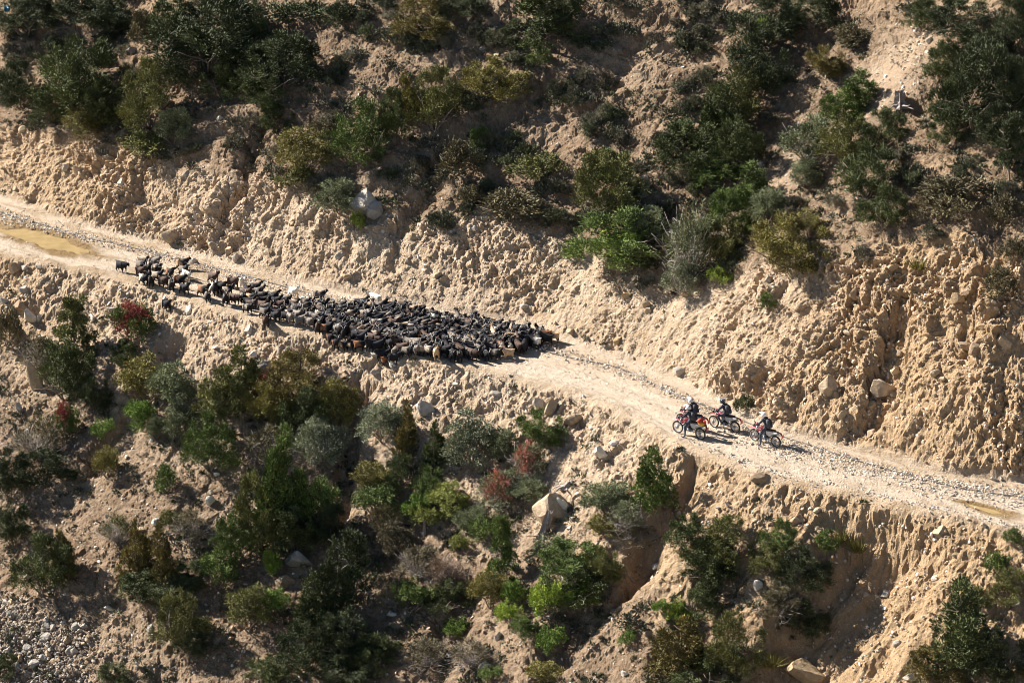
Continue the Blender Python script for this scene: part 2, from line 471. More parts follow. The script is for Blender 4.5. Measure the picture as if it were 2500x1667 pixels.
# small 12-vertex template for gravel
ico = bmesh.new(); bmesh.ops.create_icosphere(ico, subdivisions=0+1, radius=1); ico.free()
phi = (1+5**.5)/2
I0 = np.array([(-1,phi,0),(1,phi,0),(-1,-phi,0),(1,-phi,0),(0,-1,phi),(0,1,phi),(0,-1,-phi),(0,1,-phi),(phi,0,-1),(phi,0,1),(-phi,0,-1),(-phi,0,1)])/math.hypot(1,phi)
F0 = np.array([(0,11,5),(0,5,1),(0,1,7),(0,7,10),(0,10,11),(1,5,9),(5,11,4),(11,10,2),(10,7,6),(7,1,8),(3,9,4),(3,4,2),(3,2,6),(3,6,8),(3,8,9),(4,9,5),(2,4,11),(6,2,10),(8,6,7),(9,8,1)])
def rand_rot(n, r, tilt=None):
    q = r.normal(size=(n, 4)); q /= np.linalg.norm(q, axis=1, keepdims=True)
    w_, x, y, z = q.T
    return np.stack([np.stack([1-2*(y*y+z*z), 2*(x*y-z*w_), 2*(x*z+y*w_)], -1),
                     np.stack([2*(x*y+z*w_), 1-2*(x*x+z*z), 2*(y*z-x*w_)], -1),
                     np.stack([2*(x*z-y*w_), 2*(y*z+x*w_), 1-2*(x*x+y*y)], -1)], 1)
def pick(weight, n, r):
    wf = (weight*near*(PX > -40) & (PX < 2540) if False else weight*near*((PX > -60) & (PX < 2560) & (PY > -60) & (PY < 1730))).ravel()
    area = (np.gradient(S, axis=1)*np.gradient(V, axis=0)).ravel()
    wf = np.clip(wf*area, 0, None); cs = np.cumsum(wf); cs /= cs[-1]
    return np.searchsorted(cs, r.random(n))
PF = PG.reshape(-1, 3); NF = NG.reshape(-1, 3)
def stones(name, label, weight, n, smin_, smax_, cols, seed, sink=.25, power=2.2, flat=.7):
    r = np.random.default_rng(seed)
    ii = pick(weight, n, r)
    sz = smin_+(smax_-smin_)*r.random(n)**power
    base = I0*1.0
    n_v = len(base)
    shp = 1+r.normal(0, .22, (n, n_v, 1))
    vv = base[None]*shp
    sc = np.stack([r.uniform(.8, 1.4, n), r.uniform(.6, 1.1, n), r.uniform(.4, .9, n)*flat/.7], -1)
    vv = vv*sc[:, None, :]*sz[:, None, None]*.5
    vv = np.einsum('nij,nkj->nki', rand_rot(n, r), vv)
    p = PF[ii]+r.normal(0, .03, (n, 3))+NF[ii]*(sz*(.25-sink))[:, None]
    vv = vv+p[:, None, :]
    ff = F0[None]+(np.arange(n)*n_v)[:, None, None]
    cols = np.array(cols); cc = cols[r.integers(0, len(cols), n)]*r.uniform(.8, 1.18, (n, 1))
    cc = np.repeat(cc, n_v, axis=0)
    me = mesh_np(name, vv.reshape(-1, 3), ff.reshape(-1, 3), M_STONE, cc)
    return link(name, me, kind='stuff', label=label, cat='stones')
TAN = [(.47,.35,.24),(.52,.41,.30),(.42,.30,.2),(.50,.38,.27)]
PALE = [(.55,.49,.41),(.62,.56,.48),(.48,.41,.33),(.52,.43,.33),(.44,.38,.31)]
edge_band = np.exp(-((q-.75)/.085)**2)*(roadm > .2)
rightm = sstep(13, 23, S)
gravel_w = (edge_band*1.0+.9*rightm*np.exp(-((q-.62)/.16)**2)+.45*rightm*np.exp(-((q-.1)/.1)**2)+.004+.03*(np.abs(q-.36)<.05))*roadm*(1-pudm)
stones('roadside_gravel', 'pale broken gravel spread along the inner side of the dirt road', gravel_w*(PX<2560), 10000, .04, .16, PALE, 1, .1, 2.0)
stones('bank_rubble', 'tan clods and stones stuck in the cut bank above the road', bankm*patch, 9500, .05, .26, TAN+[(.50,.40,.29)], 2, .35, 2.8)
stones('slope_rubble', 'loose stones lying over the slope below the road', (embm*.9+(v > 0)*.34+chute*1.3+slide*.8+.10)*(1-roadm), 10500, .04, .24, TAN+PALE, 3, .12, 3.0)

# ------------------------------------------------------------------ foliage prototypes (unit height, radius about .5)
def sprays(cent, dirn, n, spread, L, Wd, r, jit=.55, up=.0):
    """n leaf sprays about every clump centre, pointing outward"""
    m = len(cent)
    c = np.repeat(cent, n, 0); d = np.repeat(dirn, n, 0)
    c = c+r.normal(0, 1, c.shape)*spread
    d = d+r.normal(0, jit, d.shape)+np.array([0, 0, up]); d /= np.linalg.norm(d, axis=1, keepdims=True)+1e-9
    side = np.cross(d, r.normal(size=d.shape)); side /= np.linalg.norm(side, axis=1, keepdims=True)+1e-9
    nr = np.cross(d, side)
    k = len(c)
    Ls = L*r.uniform(.6, 1.4, (k, 1)); Ws = Wd*r.uniform(.6, 1.3, (k, 1))
    v0 = c; v1 = c+d*Ls*.5+side*Ws+nr*Ws*.35; v2 = c+d*Ls; v3 = c+d*Ls*.5-side*Ws+nr*Ws*.35
    V4 = np.stack([v0, v1, v2, v3], 1).reshape(-1, 3)
    F4 = np.arange(4*k).reshape(-1, 4)
    return V4, F4, k
def crown_mesh(name, kind, seed):
    r = np.random.default_rng(seed)
    lob = []      # lobes: centre, radii
    if kind == 'cone':
        nl = int(r.integers(2, 5)); L = [(0, 0, 1.0, .34)]
        for i in range(nl):
            a = r.uniform(0, 6.28); L.append((.2*math.cos(a), .2*math.sin(a), r.uniform(.5, .88), r.uniform(.2, .3)))
        for (x, y, h, R) in L:
            nn = int(14*h+8)
            for i in range(nn):
                z = (i+.5)/nn*h; rr = R*(1-(z/h)**1.6)*(.65+.5*r.random())+.02
                a = r.uniform(0, 6.28)
                lob.append((x+rr*.6*math.cos(a), y+rr*.6*math.sin(a), z, .10*(1.15-.6*z/h), .10*(1.15-.6*z/h), .11))
        n_cl, n_sp, Ls, Ws, up = 12, 17, .044, .0066, .7
    elif kind == 'jun':
        for i in range(int(r.integers(20, 27))):
            a = r.uniform(0, 6.28); rr = .40*math.sqrt(r.random()); z = .12+.72*(1-(rr/.45)**2)*r.uniform(.25, 1.1)
            q_ = r.uniform(.06, .15); lob.append((rr*math.cos(a), rr*math.sin(a), min(z, .80), q_, q_, q_*r.uniform(.9, 1.7)))
        for i in range(9):
            a = r.uniform(0, 6.28); rr = .42*math.sqrt(r.random()); z = .35+.6*(1-(rr/.5)**2)
            lob.append((rr*math.cos(a), rr*math.sin(a), z, .035, .035, .13))
        n_cl, n_sp, Ls, Ws, up = 18, 25, .038, .0062, .9
    elif kind == 'leaf':
        for i in range(int(r.integers(15, 22))):
            a = r.uniform(0, 6.28); rr = .37*math.sqrt(r.random()); z = .15+.7*(1-(rr/.45)**2)*r.uniform(.2, 1.1)
            q_ = r.uniform(.10, .17); lob.append((rr*math.cos(a), rr*math.sin(a), min(z, .86), q_, q_, q_))
        n_cl, n_sp, Ls, Ws, up = 22, 15, .032, .0135, .2
    elif kind == 'willow':
        for i in range(30):
            a = r.uniform(0, 6.28); rr = .38*math.sqrt(r.random()); z = .15+.7*(1-(rr/.45)**2)*r.uniform(.2, 1.05)
            q_ = r.uniform(.07, .13); lob.append((rr*math.cos(a), rr*math.sin(a), min(z, .9), q_, q_, q_))
        n_cl, n_sp, Ls, Ws, up = 18, 17, .036, .0085, .1
    elif kind == 'twig':
        for i in range(22):
            a = r.uniform(0, 6.28); rr = .36*math.sqrt(r.random()); z = .15+.7*(1-(rr/.45)**2)*r.uniform(.2, 1.1)
            q_ = r.uniform(.08, .15); lob.append((rr*math.cos(a), rr*math.sin(a), min(z, .88), q_, q_, q_))
        n_cl, n_sp, Ls, Ws, up = 14, 9, .085, .0065, .35
    elif kind == 'open':       # loose juniper with a visible leader and gaps
        for i in range(26):
            z = .12+.85*(i/25.); rr = .42*(1-z*.8)*r.uniform(.3, 1.05); a = r.uniform(0, 6.28)
            q_ = r.uniform(.05, .10); lob.append((rr*math.cos(a), rr*math.sin(a), z, q_*1.2, q_*1.2, q_*.8))
        n_cl, n_sp, Ls, Ws, up = 18, 20, .045, .0075, .3
    elif kind == 'low':
        for i in range(12):
            a = r.uniform(0, 6.28); rr = .40*math.sqrt(r.random()); q_ = r.uniform(.10, .19)
            lob.append((rr*math.cos(a), rr*math.sin(a), .14+.5*(1-rr/.45)*r.uniform(.3, 1), q_, q_, q_*1.1))
        n_cl, n_sp, Ls, Ws, up = 14, 20, .065, .012, .4
    elif kind == 'tuft':
        k = 260
        a = r.uniform(0, 6.28, k); rr = .16*np.sqrt(r.random(k))
        c = np.stack([rr*np.cos(a), rr*np.sin(a), np.zeros(k)], -1)
        d = np.stack([np.cos(a)*r.uniform(.1, .9, k), np.sin(a)*r.uniform(.1, .9, k), np.ones(k)], -1)
        V4, F4, kk = sprays(c, d/np.linalg.norm(d, axis=1, keepdims=True), 1, .02, .6, .012, r, .2)
        cc = np.repeat(r.uniform(.7, 1.3, (kk, 1))*np.ones((1, 3)), 4, 0)
        me = mesh_np(name, V4, F4, M_LEAF, cc); return me
    cs, ds, br = [], [], []
    for (x, y, z, rx, ry, rz) in lob:
        lb = r.uniform(.78, 1.22)
        for j in range(n_cl):
            d = r.normal(size=3); d[2] = d[2]*.8+.25; d /= np.linalg.norm(d)
            p = np.array([x, y, z])+d*np.array([rx, ry, rz])*r.uniform(.6, 1.25)
            if p[2] < .01: p[2] = abs(p[2])+.01
            cs.append(p); o_ = d+np.array([x, y, z*.5])*.8; ds.append(o_/np.linalg.norm(o_)); br.append(lb*r.uniform(.75, 1.25))
    cs = np.array(cs); ds = np.array(ds); br = np.array(br)
    V4, F4, k = sprays(cs, ds, n_sp, {'cone': .014, 'open': .016, 'twig': .03, 'low': .035}.get(kind, .024), Ls, Ws, r, .5, up)
    b = np.repeat(br, n_sp)*r.uniform(.75, 1.25, k)
    yel = r.random(k)
    cc = np.stack([b*(1+.25*(yel > .8)), b*(1+.12*(yel > .8)), b*(1-.1*(yel > .8))], -1)
    cc = np.repeat(cc, 4, 0)
    V4[:, 2] = np.maximum(V4[:, 2], -.02)
    V4[:, 2] *= 1/np.percentile(V4[:, 2], 99.7)
    V4[:, :2] *= .5/np.percentile(np.hypot(V4[:, 0], V4[:, 1]), 99)
    return mesh_np(name, V4, F4, M_LEAF, cc)
def tubes(paths, sides=5):
    """paths: list of [(p, r), ...] -> verts, quads"""
    VV, FF = [], []; off = 0
    for path in paths:
        ps = [np.array(p, float) for p, _ in path]; rs = [r_ for _, r_ in path]
        for i, p in enumerate(ps):
            t = ps[min(i+1, len(ps)-1)]-ps[max(i-1, 0)]; t /= np.linalg.norm(t)+1e-9
            a = np.cross(t, [0.31, .2, .93] if abs(t[2]) < .9 else [1, .1, 0]); a /= np.linalg.norm(a)+1e-9; b = np.cross(t, a)
            for k in range(sides):
                an = 2*math.pi*k/sides; VV.append(p+rs[i]*(math.cos(an)*a+math.sin(an)*b))
        for i in range(len(ps)-1):
            for k in range(sides):
                k2 = (k+1) % sides
                FF.append((off+i*sides+k, off+i*sides+k2, off+(i+1)*sides+k2, off+(i+1)*sides+k))
        VV.append(ps[-1]); c = len(VV)-1
        for k in range(sides): FF.append((off+(len(ps)-1)*sides+k, off+(len(ps)-1)*sides+(k+1) % sides, c, c))
        off = len(VV)
    return np.array(VV), FF
def mesh_poly(name, V_, F_, mat, smooth=True, col=(1, 1, 1)):
    me = bpy.data.meshes.new(name)
    F2 = [tuple(dict.fromkeys(f)) for f in F_]
    me.from_pydata([tuple(map(float, v_)) for v_ in V_], [], F2); me.materials.append(mat)
    if smooth: me.polygons.foreach_set('use_smooth', [True]*len(me.polygons))
    a = me.color_attributes.new('tint', 'FLOAT_COLOR', 'POINT')
    c4 = np.ones((len(V_), 4), np.float32); c4[:, :3] = col; a.data.foreach_set('color', c4.ravel())
    me.update(); return me
def wander(p, d, L, n, r, bend=.35):
    out = [np.array(p, float)]; d = np.array(d, float); d /= np.linalg.norm(d)
    for i in range(n):
        d = d+r.normal(0, bend/ n, 3)*1.5; d /= np.linalg.norm(d); out.append(out[-1]+d*L/n)
    return out
def trunk_mesh(name, kind, seed):
    r = np.random.default_rng(seed); paths = []
    if kind in ('cone', 'open'):
        H = .95
        tr = wander((0, 0, -.06), (r.uniform(-.08, .08), 0, 1), H, 7, r, .25)
        paths.append([(p, .026*(1-i/8.5)) for i, p in enumerate(tr)])
        for i in range(14 if kind == 'open' else 9):
            k = r.integers(1, 7); a = r.uniform(0, 6.28); L = .38*(1-k/9.)
            b = wander(tr[k], (math.cos(a), math.sin(a), .3), L, 4, r)
            paths.append([(p, .009*(1-j/5.5)) for j, p in enumerate(b)])
    elif kind == 'twigs':      # bare grey sticks sprouting from the ground
        for i in range(46):
            a = r.uniform(0, 6.28); sp = r.uniform(.1, 1.0)
            b = wander((0, 0, -.03), (math.cos(a)*sp, math.sin(a)*sp, .9), r.uniform(.5, 1.0), 5, r, .7)
            paths.append([(p, .007*(1-j/7.)) for j, p in enumerate(b)])
            c = wander(b[3], (math.cos(a+.6), math.sin(a+.6), .6), .25, 3, r, .7)
            paths.append([(p, .004*(1-j/5.)) for j, p in enumerate(c)])
    else:
        for i in range(6):
            a = r.uniform(0, 6.28)
            b = wander((0, 0, -.06), (math.cos(a)*.5, math.sin(a)*.5, .9), r.uniform(.5, .85), 5, r, .5)
            paths.append([(p, .017*(1-j/6.5)) for j, p in enumerate(b)])
            for q_ in range(2):
                c = wander(b[2+q_], (math.cos(a+1-2*q_), math.sin(a+1-2*q_), .5), .3, 3, r, .5)
                paths.append([(p, .007*(1-j/4.5)) for j, p in enumerate(c)])
    V_, F_ = tubes(paths, 5)
    return mesh_poly(name, V_, F_, M_BARK)
CR = {}
for kd, ns in (('cone', 4), ('jun', 5), ('leaf', 3), ('willow', 3), ('twig', 3), ('open', 3), ('low', 5), ('tuft', 2)):
    CR[kd] = [crown_mesh(kd+'_crown', kd, 100+17*i+len(kd)) for i in range(ns)]
TRK = {'cone': [trunk_mesh('upright_trunk', 'cone', i) for i in range(2)], 'open': [trunk_mesh('open_trunk', 'open', 5+i) for i in range(2)],
       'bush': [trunk_mesh('bush_stems', 'bush', 9+i) for i in range(3)], 'twigs': [trunk_mesh('dry_twigs', 'twigs', 19+i) for i in range(2)]}
LC = dict(dark=(.040, .055, .024), deep=(.030, .042, .022), green=(.055, .085, .028), olive=(.095, .095, .036), bronze=(.078, .072, .030),
          fresh=(.11, .17, .038), lime=(.19, .26, .045), yellow=(.17, .19, .055), grey=(.125, .145, .085), silver=(.16, .18, .125),
          brown=(.115, .10, .065), pink=(.19, .14, .11), red=(.26, .06, .05), umber=(.070, .068, .048), straw=(.25, .2, .1), mid=(.07, .08, .034))
K = 2500/2352.0
NAMES = {'cone': ('juniper_tree', 'tree'), 'jun': ('juniper_bush', 'bush'), 'leaf': ('leafy_shrub', 'shrub'), 'willow': ('willow_shrub', 'shrub'),
         'twig': ('dry_shrub', 'shrub'), 'open': ('juniper_tree', 'tree'), 'low': ('low_shrub', 'shrub'), 'tuft': ('grass_clump', 'grass')}
n_pl = [0]
def plant(cx, cy, w_, h_, kind, colk, label, extra=None, group=None, col=None, parts=True):
    cx, cy, w_, h_ = cx*K, cy*K, w_*K, h_*K
    i = n_pl[0]; n_pl[0] += 1
    bx, by = cx, cy+h_/2-.10*w_
    loc, nor = at(bx, min(by, 1760) if by < 1800 else by)
    sc = pxm(loc)
    Wm = w_/sc*(1.32 if kind == 'cone' else 1.20); Hm = max((h_/sc*1.12-.16*Wm)/math.cos(PITCH), .42*Wm if kind != 'low' else .26*Wm)
    rs = random.Random(i*31+7)
    root = bpy.data.objects.new(NAMES[kind][0], None); COL.objects.link(root)
    root.empty_display_size = .1
    root.location = (loc.x, loc.y, loc.z-.05)
    root.rotation_euler = (0, 0, rs.uniform(0, 6.28))
    root['label'] = label; root['category'] = NAMES[kind][1]
    if group: root['group'] = group
    sxy = Wm; sz = Hm
    tk = kind if kind in ('cone', 'open') else ('twigs' if kind == 'twig' else 'bush')
    def child(nm, me, c, s=(1, 1, 1), rz=0, z=0):
        o = link(nm, me, root); o.scale = (sxy*s[0], sxy*s[1], sz*s[2]); o.rotation_euler = (0, 0, rz); o.location = (0, 0, z)
        o.color = (*c, 1); return o
    c0 = col or LC[colk]; f_ = rs.uniform(.88, 1.14); m_ = (1.85, 1.62, 1.2) if max(c0) < .11 else (1.15, 1.1, .95); c0 = tuple(x*f_*y for x, y in zip(c0, m_))
    child('crown' if kind != 'tuft' else 'blades', rs.choice(CR[kind]), c0)
    if kind not in ('tuft',) and parts:
        child('trunk' if kind in ('cone', 'open') else 'stems', rs.choice(TRK[tk]), (.22, .17, .13) if kind != 'twig' else (.30, .26, .23))
    if extra:
        for e in extra.split('+'):
            if e == 'red': child('red_leaves', rs.choice(CR['twig']), LC['red'], (.8, .8, 1.08), 2.0)
            if e == 'pink': child('pink_leaves', rs.choice(CR['twig']), (.40, .16, .12), (.7, .7, 1.05), 2.0)
            if e == 'dead': child('dead_twigs', TRK['twigs'][0], (.42, .37, .33), (1.0, 1.0, 1.02), 1.0)
            if e == 'lime': child('bright_leaves', rs.choice(CR['willow']), LC['lime'], (.62, .62, .55), 3.0)
            if e == 'snag': child('dead_top', TRK['open'][0], (.10, .08, .07), (.6, .6, 1.25), 1.0)
    return root
PL = [
 # upper left
 (55,45,150,110,'jun','deep','black-green juniper mass filling the top left corner of the slope'),
 (205,25,150,80,'jun','deep','dark juniper at the top edge, right of the corner juniper mass'),
 (480,90,240,200,'jun','deep','largest dark juniper at upper left, tall mass reaching the top edge'),
 (415,50,130,120,'cone','dark','dark upright juniper at the top edge, on the left flank of the largest upper-left juniper'),
 (645,155,180,150,'jun','deep','dark juniper right of the largest upper-left juniper, casting a black shadow'),
 (560,60,120,110,'jun','dark','juniper between the two darkest upper-left junipers, at the top edge'),
 (180,185,190,190,'jun','dark','broad dark juniper in the middle of the upper left, above the cut bank'),
 (190,285,120,80,'jun','olive','olive skirt of juniper hanging over the cut bank at far left'),
 (45,200,100,115,'jun','deep','dark juniper at the left edge, above the cut bank'),
 (345,225,130,160,'jun','mid','dull olive juniper between the broad dark juniper and the shaded hollow'),
 (510,190,90,100,'jun','dark','small dark juniper beside bare tangled roots at upper left'),
 (335,325,120,60,'low','mid','grey-green mat of shrub on the lip of the cut bank at upper left'),
 (400,295,80,90,'willow','grey','grey-green shrub spilling over the lip right of the mat shrub at upper left'),
 (335,60,80,70,'low','umber','brown shrub in the gap between the top left junipers'),
 (690,30,160,60,'low','deep','dark scrub patch on the top edge, left of centre'),
 (635,270,85,65,'jun','dark','small dark bush on the slope below the shadowed juniper, left of centre'),
 (275,45,110,90,'jun','deep','dark juniper on the top edge between the corner mass and the largest one'),
 (115,120,90,70,'jun','deep','dark juniper under the top left corner mass'),
 (425,150,110,110,'jun','deep','dark juniper on the lower left flank of the largest upper-left juniper'),
 (565,140,120,110,'jun','deep','dark juniper filling between the largest and the shadow-casting upper-left junipers'),
 (120,245,110,90,'jun','dark','dark juniper bush left of the broad one above the left bank'),
 (235,240,90,110,'jun','dark','dark juniper on the right flank of the broad one above the left bank'),
 (610,210,100,80,'jun','dark','dark bush at the foot of the shadowed upper-left juniper'),
 (790,30,90,60,'low','deep','low dark scrub on the top edge left of centre'),
 # upper centre
 (985,40,150,110,'jun','bronze','olive-bronze juniper at the top edge, left of the tall shadow-casting tree'),
 (1060,15,120,70,'jun','deep','dark juniper at the top edge between the bronze juniper and the shadow-casting tree'),
 (1240,45,150,150,'open','dark','tall dark tree at top centre with bare trunk, casting a long black shadow'),
 (1290,25,110,110,'jun','deep','dark juniper just right of the shadow-casting tree at the top edge'),
 (1238,130,55,50,'jun','green','small round juniper below the shadow-casting tree'),
 (1135,185,150,105,'jun','olive','broad olive juniper alone on the slope at upper centre'),
 (1000,235,120,150,'jun','mid','rusty olive juniper, the upper of the pair above the pale boulder'),
 (930,225,60,100,'cone','olive','slim olive juniper on the left shoulder of the upper centre pair'),
 (835,310,140,150,'jun','green','green juniper, the lower left of the pair above the pale boulder'),
 (905,270,70,120,'jun','dark','dark green juniper wedged in the middle of the upper centre group'),
 (700,350,120,100,'willow','olive','loose olive shrub left of the green juniper above the bank'),
 (735,290,60,40,'low','umber','low brown shrub above the loose olive shrub'),
 (780,455,100,85,'willow','grey','grey-green shrub touching the left side of the pale boulder'),
 (690,410,100,60,'low','mid','dark low shrub on the bank lip, left of the pale boulder'),
 (1100,318,65,60,'jun','green','compact bright-edged juniper right of the upper centre pair'),
 (1050,365,110,90,'low','umber','dark grey shrub lying in shade under the compact juniper'),
 (820,510,34,46,'leaf','lime','little lime-green bush under the pale boulder'),
 (1175,465,170,80,'low','umber','grey-brown scrub hanging on the bank lip at centre'),
 (1240,380,130,70,'low','mid','low shrub mat in the middle of the upper slope'),
 (1080,450,70,55,'low','umber','small dark shrub at the left end of the centre lip scrub'),
 (1400,425,165,150,'jun','mid','olive-green juniper beside the weathered stump'),
 (1395,380,90,80,'cone','green','upright sprig of juniper rising from the stump-side juniper'),
 (1430,545,220,140,'jun','green','wide green juniper overhanging the bank, below the stump-side juniper', 'lime'),
 (1490,520,90,80,'willow','grey','grey-green shrub at the right end of the wide overhanging juniper'),
 (1310,575,50,50,'jun','green','small round green bush at the bank lip, left of the wide overhanging juniper'),
 # upper right
 (1590,345,165,130,'jun','dark','dark juniper at the left foot of the long juniper row, upper right'),
 (1650,285,120,170,'cone','dark','pointed dark juniper in the long row, upper right'),
 (1690,235,130,150,'jun','mid','rusty dark juniper halfway up the long row, upper right'),
 (1745,150,150,150,'jun','deep','black-green juniper high in the long row, upper right'),
 (1760,50,160,130,'jun','deep','black-green juniper at the top end of the long row'),
 (1860,40,140,110,'jun','deep','dark juniper at the top edge, right end of the long row'),
 (1750,75,36,70,'leaf','lime','yellow-green shrub glowing between the dark junipers of the long row'),
 (1755,190,70,80,'willow','grey','pale green shrub in the middle of the long juniper row'),
 (1700,340,110,130,'jun','dark','dark juniper at the right foot of the long row, beside the scree'),
 (1640,400,110,70,'jun','green','green juniper skirt at the bottom of the long row'),
 (1895,145,90,75,'jun','bronze','bronze juniper on the bare slope right of the long row'),
 (1960,80,90,60,'low','umber','brown scrub in the open above the bronze juniper'),
 (1975,215,100,105,'cone','green','green juniper at the head of the big right-hand thicket'),
 (1930,260,100,90,'jun','green','green juniper just below the thicket head, beside the scree'),
 (1860,330,120,110,'willow','grey','grey-green shrub on the left side of the big right-hand thicket', 'dead'),
 (1940,330,120,130,'jun','mid','olive juniper in the heart of the big right-hand thicket'),
 (2030,300,110,100,'jun','dark','dark juniper on the upper right shoulder of the big right-hand thicket'),
 (1990,400,150,140,'jun','dark','dark juniper in the lower middle of the big right-hand thicket'),
 (2030,480,110,110,'jun','dark','dark juniper at the bottom tip of the big right-hand thicket'),
 (1850,400,80,70,'willow','grey','grey shrub at the lower left corner of the big right-hand thicket'),
 (1720,440,120,130,'cone','green','upright bright-tipped juniper at the head of the lower right-centre group'),
 (1680,490,110,110,'jun','green','green juniper below the bright-tipped upright juniper'),
 (1765,480,90,90,'willow','grey','grey-green shrub right of the bright-tipped upright juniper'),
 (1590,560,140,170,'twig','grey','tall feathery grey-green shrub at the left of the lower right-centre group', 'dead'),
 (1570,640,90,90,'willow','silver','silvery shrub with bare twigs at the bank lip, below the feathery shrub', 'dead'),
 (1660,560,100,110,'jun','mid','olive juniper in the middle of the lower right-centre group'),
 (1810,565,185,140,'jun','olive','large sunlit olive juniper overhanging the bank at right of centre'),
 (1850,520,90,70,'willow','olive','pale olive shrub on top of the large sunlit juniper'),
 (1655,635,60,50,'leaf','lime','bright green bush on the bank lip between two bigger shrubs'),
 (1762,692,52,42,'jun','green','small juniper growing alone on the cut bank face'),
 (2240,210,190,220,'jun','deep','huge black-green juniper at the upper right edge'),
 (2180,150,110,110,'jun','dark','dark juniper at the upper left of the huge right-edge juniper'),
 (2180,235,90,120,'jun','dark','dark juniper hugging the left flank of the huge right-edge juniper'),
 (2215,50,160,110,'jun','deep','dark juniper mass at the top edge near the right corner'),
 (2325,60,90,130,'jun','deep','black-green juniper in the top right corner'),
 (2320,210,100,120,'jun','deep','dark juniper against the right edge beside the huge one'),
 (2320,350,90,150,'open','deep','dark loose juniper at the right edge below the huge one'),
 (2215,445,200,95,'low','umber','wide brown-grey scrub bank below the huge right-edge juniper'),
 (2150,470,110,70,'low','brown','brown scrub at the left end of the wide scrub bank'),
 (2310,480,90,80,'low','umber','dark scrub against the right edge, at the end of the scrub bank'),
 (2305,650,95,80,'low','umber','grey-brown shrub hanging on the orange bank at the right edge'),
 (2108,600,50,44,'tuft','olive','green grass clump high on the orange bank'),
 (2330,570,60,60,'low','umber','small dark shrub at the right edge of the orange bank'),
 (2120,40,90,80,'jun','dark','dark juniper at the top edge right of the scree'),
 (2270,130,120,110,'jun','deep','dark juniper between the top edge mass and the huge right-edge juniper'),
 (2290,290,110,100,'jun','deep','dark juniper below the huge one at the right edge'),
 (2180,300,90,80,'jun','dark','dark bush at the lower left of the huge right-edge juniper'),
 # lower left
 (172,760,110,150,'open','mid','tall loose juniper top left of the red-tipped barberry'),
 (150,860,130,150,'jun','dark','dark juniper bush below the tall loose juniper at left'),
 (215,905,80,90,'jun','deep','dark bush in shade between the left juniper and the barberry hollow'),
 (18,755,60,90,'low','umber','dark grey shrub at the left edge below the road'),
 (90,815,80,90,'twig','umber','thin grey shrub left of the tall loose juniper', 'dead'),
 (302,745,105,95,'leaf','green','red-tipped barberry bush standing just below the road', 'red'),
 (290,810,70,60,'jun','dark','dark green bush at the foot of the red-tipped barberry'),
 (335,880,120,120,'willow','olive','light olive willow at the left end of the big thicket below the herd'),
 (395,890,110,110,'willow','grey','blue-green willow second from the left in the big thicket'),
 (330,955,80,80,'leaf','fresh','bright green leafy shrub at the foot of the olive willow'),
 (420,965,90,90,'willow','grey','grey-green shrub under the blue-green willow'),
 (555,865,110,140,'cone','mid','pointed olive juniper rising highest in the left of the big thicket'),
 (510,920,130,140,'jun','mid','olive juniper below the pointed juniper in the big thicket'),
 (485,1020,130,140,'jun','green','green juniper at the lower left of the big thicket above bare soil'),
 (690,870,150,130,'jun','bronze','golden-olive juniper with dead black top in the big thicket','snag'),
 (615,935,110,110,'jun','olive','golden-olive juniper bush left of the one with the dead top'),
 (620,1020,120,100,'twig','umber','dry grey shrub full of bare twigs above the tall pale conifer','dead'),
 (700,960,120,130,'jun','dark','dark juniper in the middle of the big thicket'),
 (780,930,90,110,'willow','olive','pale feathery shrub at the right edge of the big thicket, beside the gully'),
 (740,1020,110,110,'willow','silver','silvery dry shrub at the lower right of the big thicket','dead'),
 (598,880,50,40,'twig','red','small dead bush with scarlet twigs beside the square grey rock'),
 (655,1110,120,230,'cone','green','tall pale green pointed conifer at lower left of centre'),
 (600,1180,120,180,'jun','mid','olive juniper leaning on the left of the tall pointed conifer'),
 (670,1220,120,120,'jun','dark','dark lower skirt bush below the tall pointed conifer'),
 (545,1240,100,120,'jun','green','dark green bush at the lower left of the tall conifer'),
 (735,1150,90,120,'leaf','green','shaded green leafy shrub right of the tall pointed conifer'),
 (770,1210,90,100,'jun','deep','black-green bush in the shade right of the tall conifer'),
 (623,1297,44,62,'leaf','lime','bright green shrub beside the dark grey boulder'),
 (640,1378,70,70,'leaf','fresh','bright green shrub below the brown block of rock'),
 (570,1400,95,110,'willow','mid','dull green round shrub left of the bright shrub below the brown rock'),
 (315,1270,80,140,'cone','bronze','left bronze juniper top of the twin-topped pair at lower left'),
 (370,1280,80,150,'cone','bronze','right bronze juniper top of the twin-topped pair at lower left'),
 (330,1350,120,80,'jun','dark','dark base bush of the twin-topped bronze junipers'),
 (100,1300,130,150,'jun','dark','dark spreading juniper standing alone at lower left'),
 (140,1275,60,110,'cone','bronze','brownish juniper spire on the right of the lone lower-left juniper'),
 (415,1420,120,140,'jun','mid','olive-dark bush on the slope at bottom left'),
 (400,1350,90,60,'willow','grey','grey-green shrub above the olive-dark bottom-left bush'),
 (445,1320,90,70,'jun','dark','dark bush in the low row right of the twin junipers'),
 (500,1310,90,90,'leaf','green','leafy green bush in the low row right of the twin junipers'),
 (440,1480,80,60,'jun','deep','small dark bush under the olive-dark bottom-left bush'),
 (150,970,60,80,'leaf','green','green shrub with red tips at left, above the greyish thicket','red'),
 (90,1010,120,110,'twig','umber','greyish thin thicket at the left side','dead'),
 (115,1070,130,90,'jun','deep','dark bush under the greyish thicket at the left side'),
 (25,1090,100,120,'jun','deep','dark juniper at the left edge, lower half'),
 (30,1205,90,110,'jun','deep','lower dark juniper at the left edge'),
 (240,985,58,52,'leaf','fresh','yellow-green small shrub on bare ground at left'),
 (243,1060,60,80,'willow','olive','olive small shrub below the yellow-green one at left'),
 (360,985,50,60,'willow','grey','thin grey shrub on bare soil under the willows'),
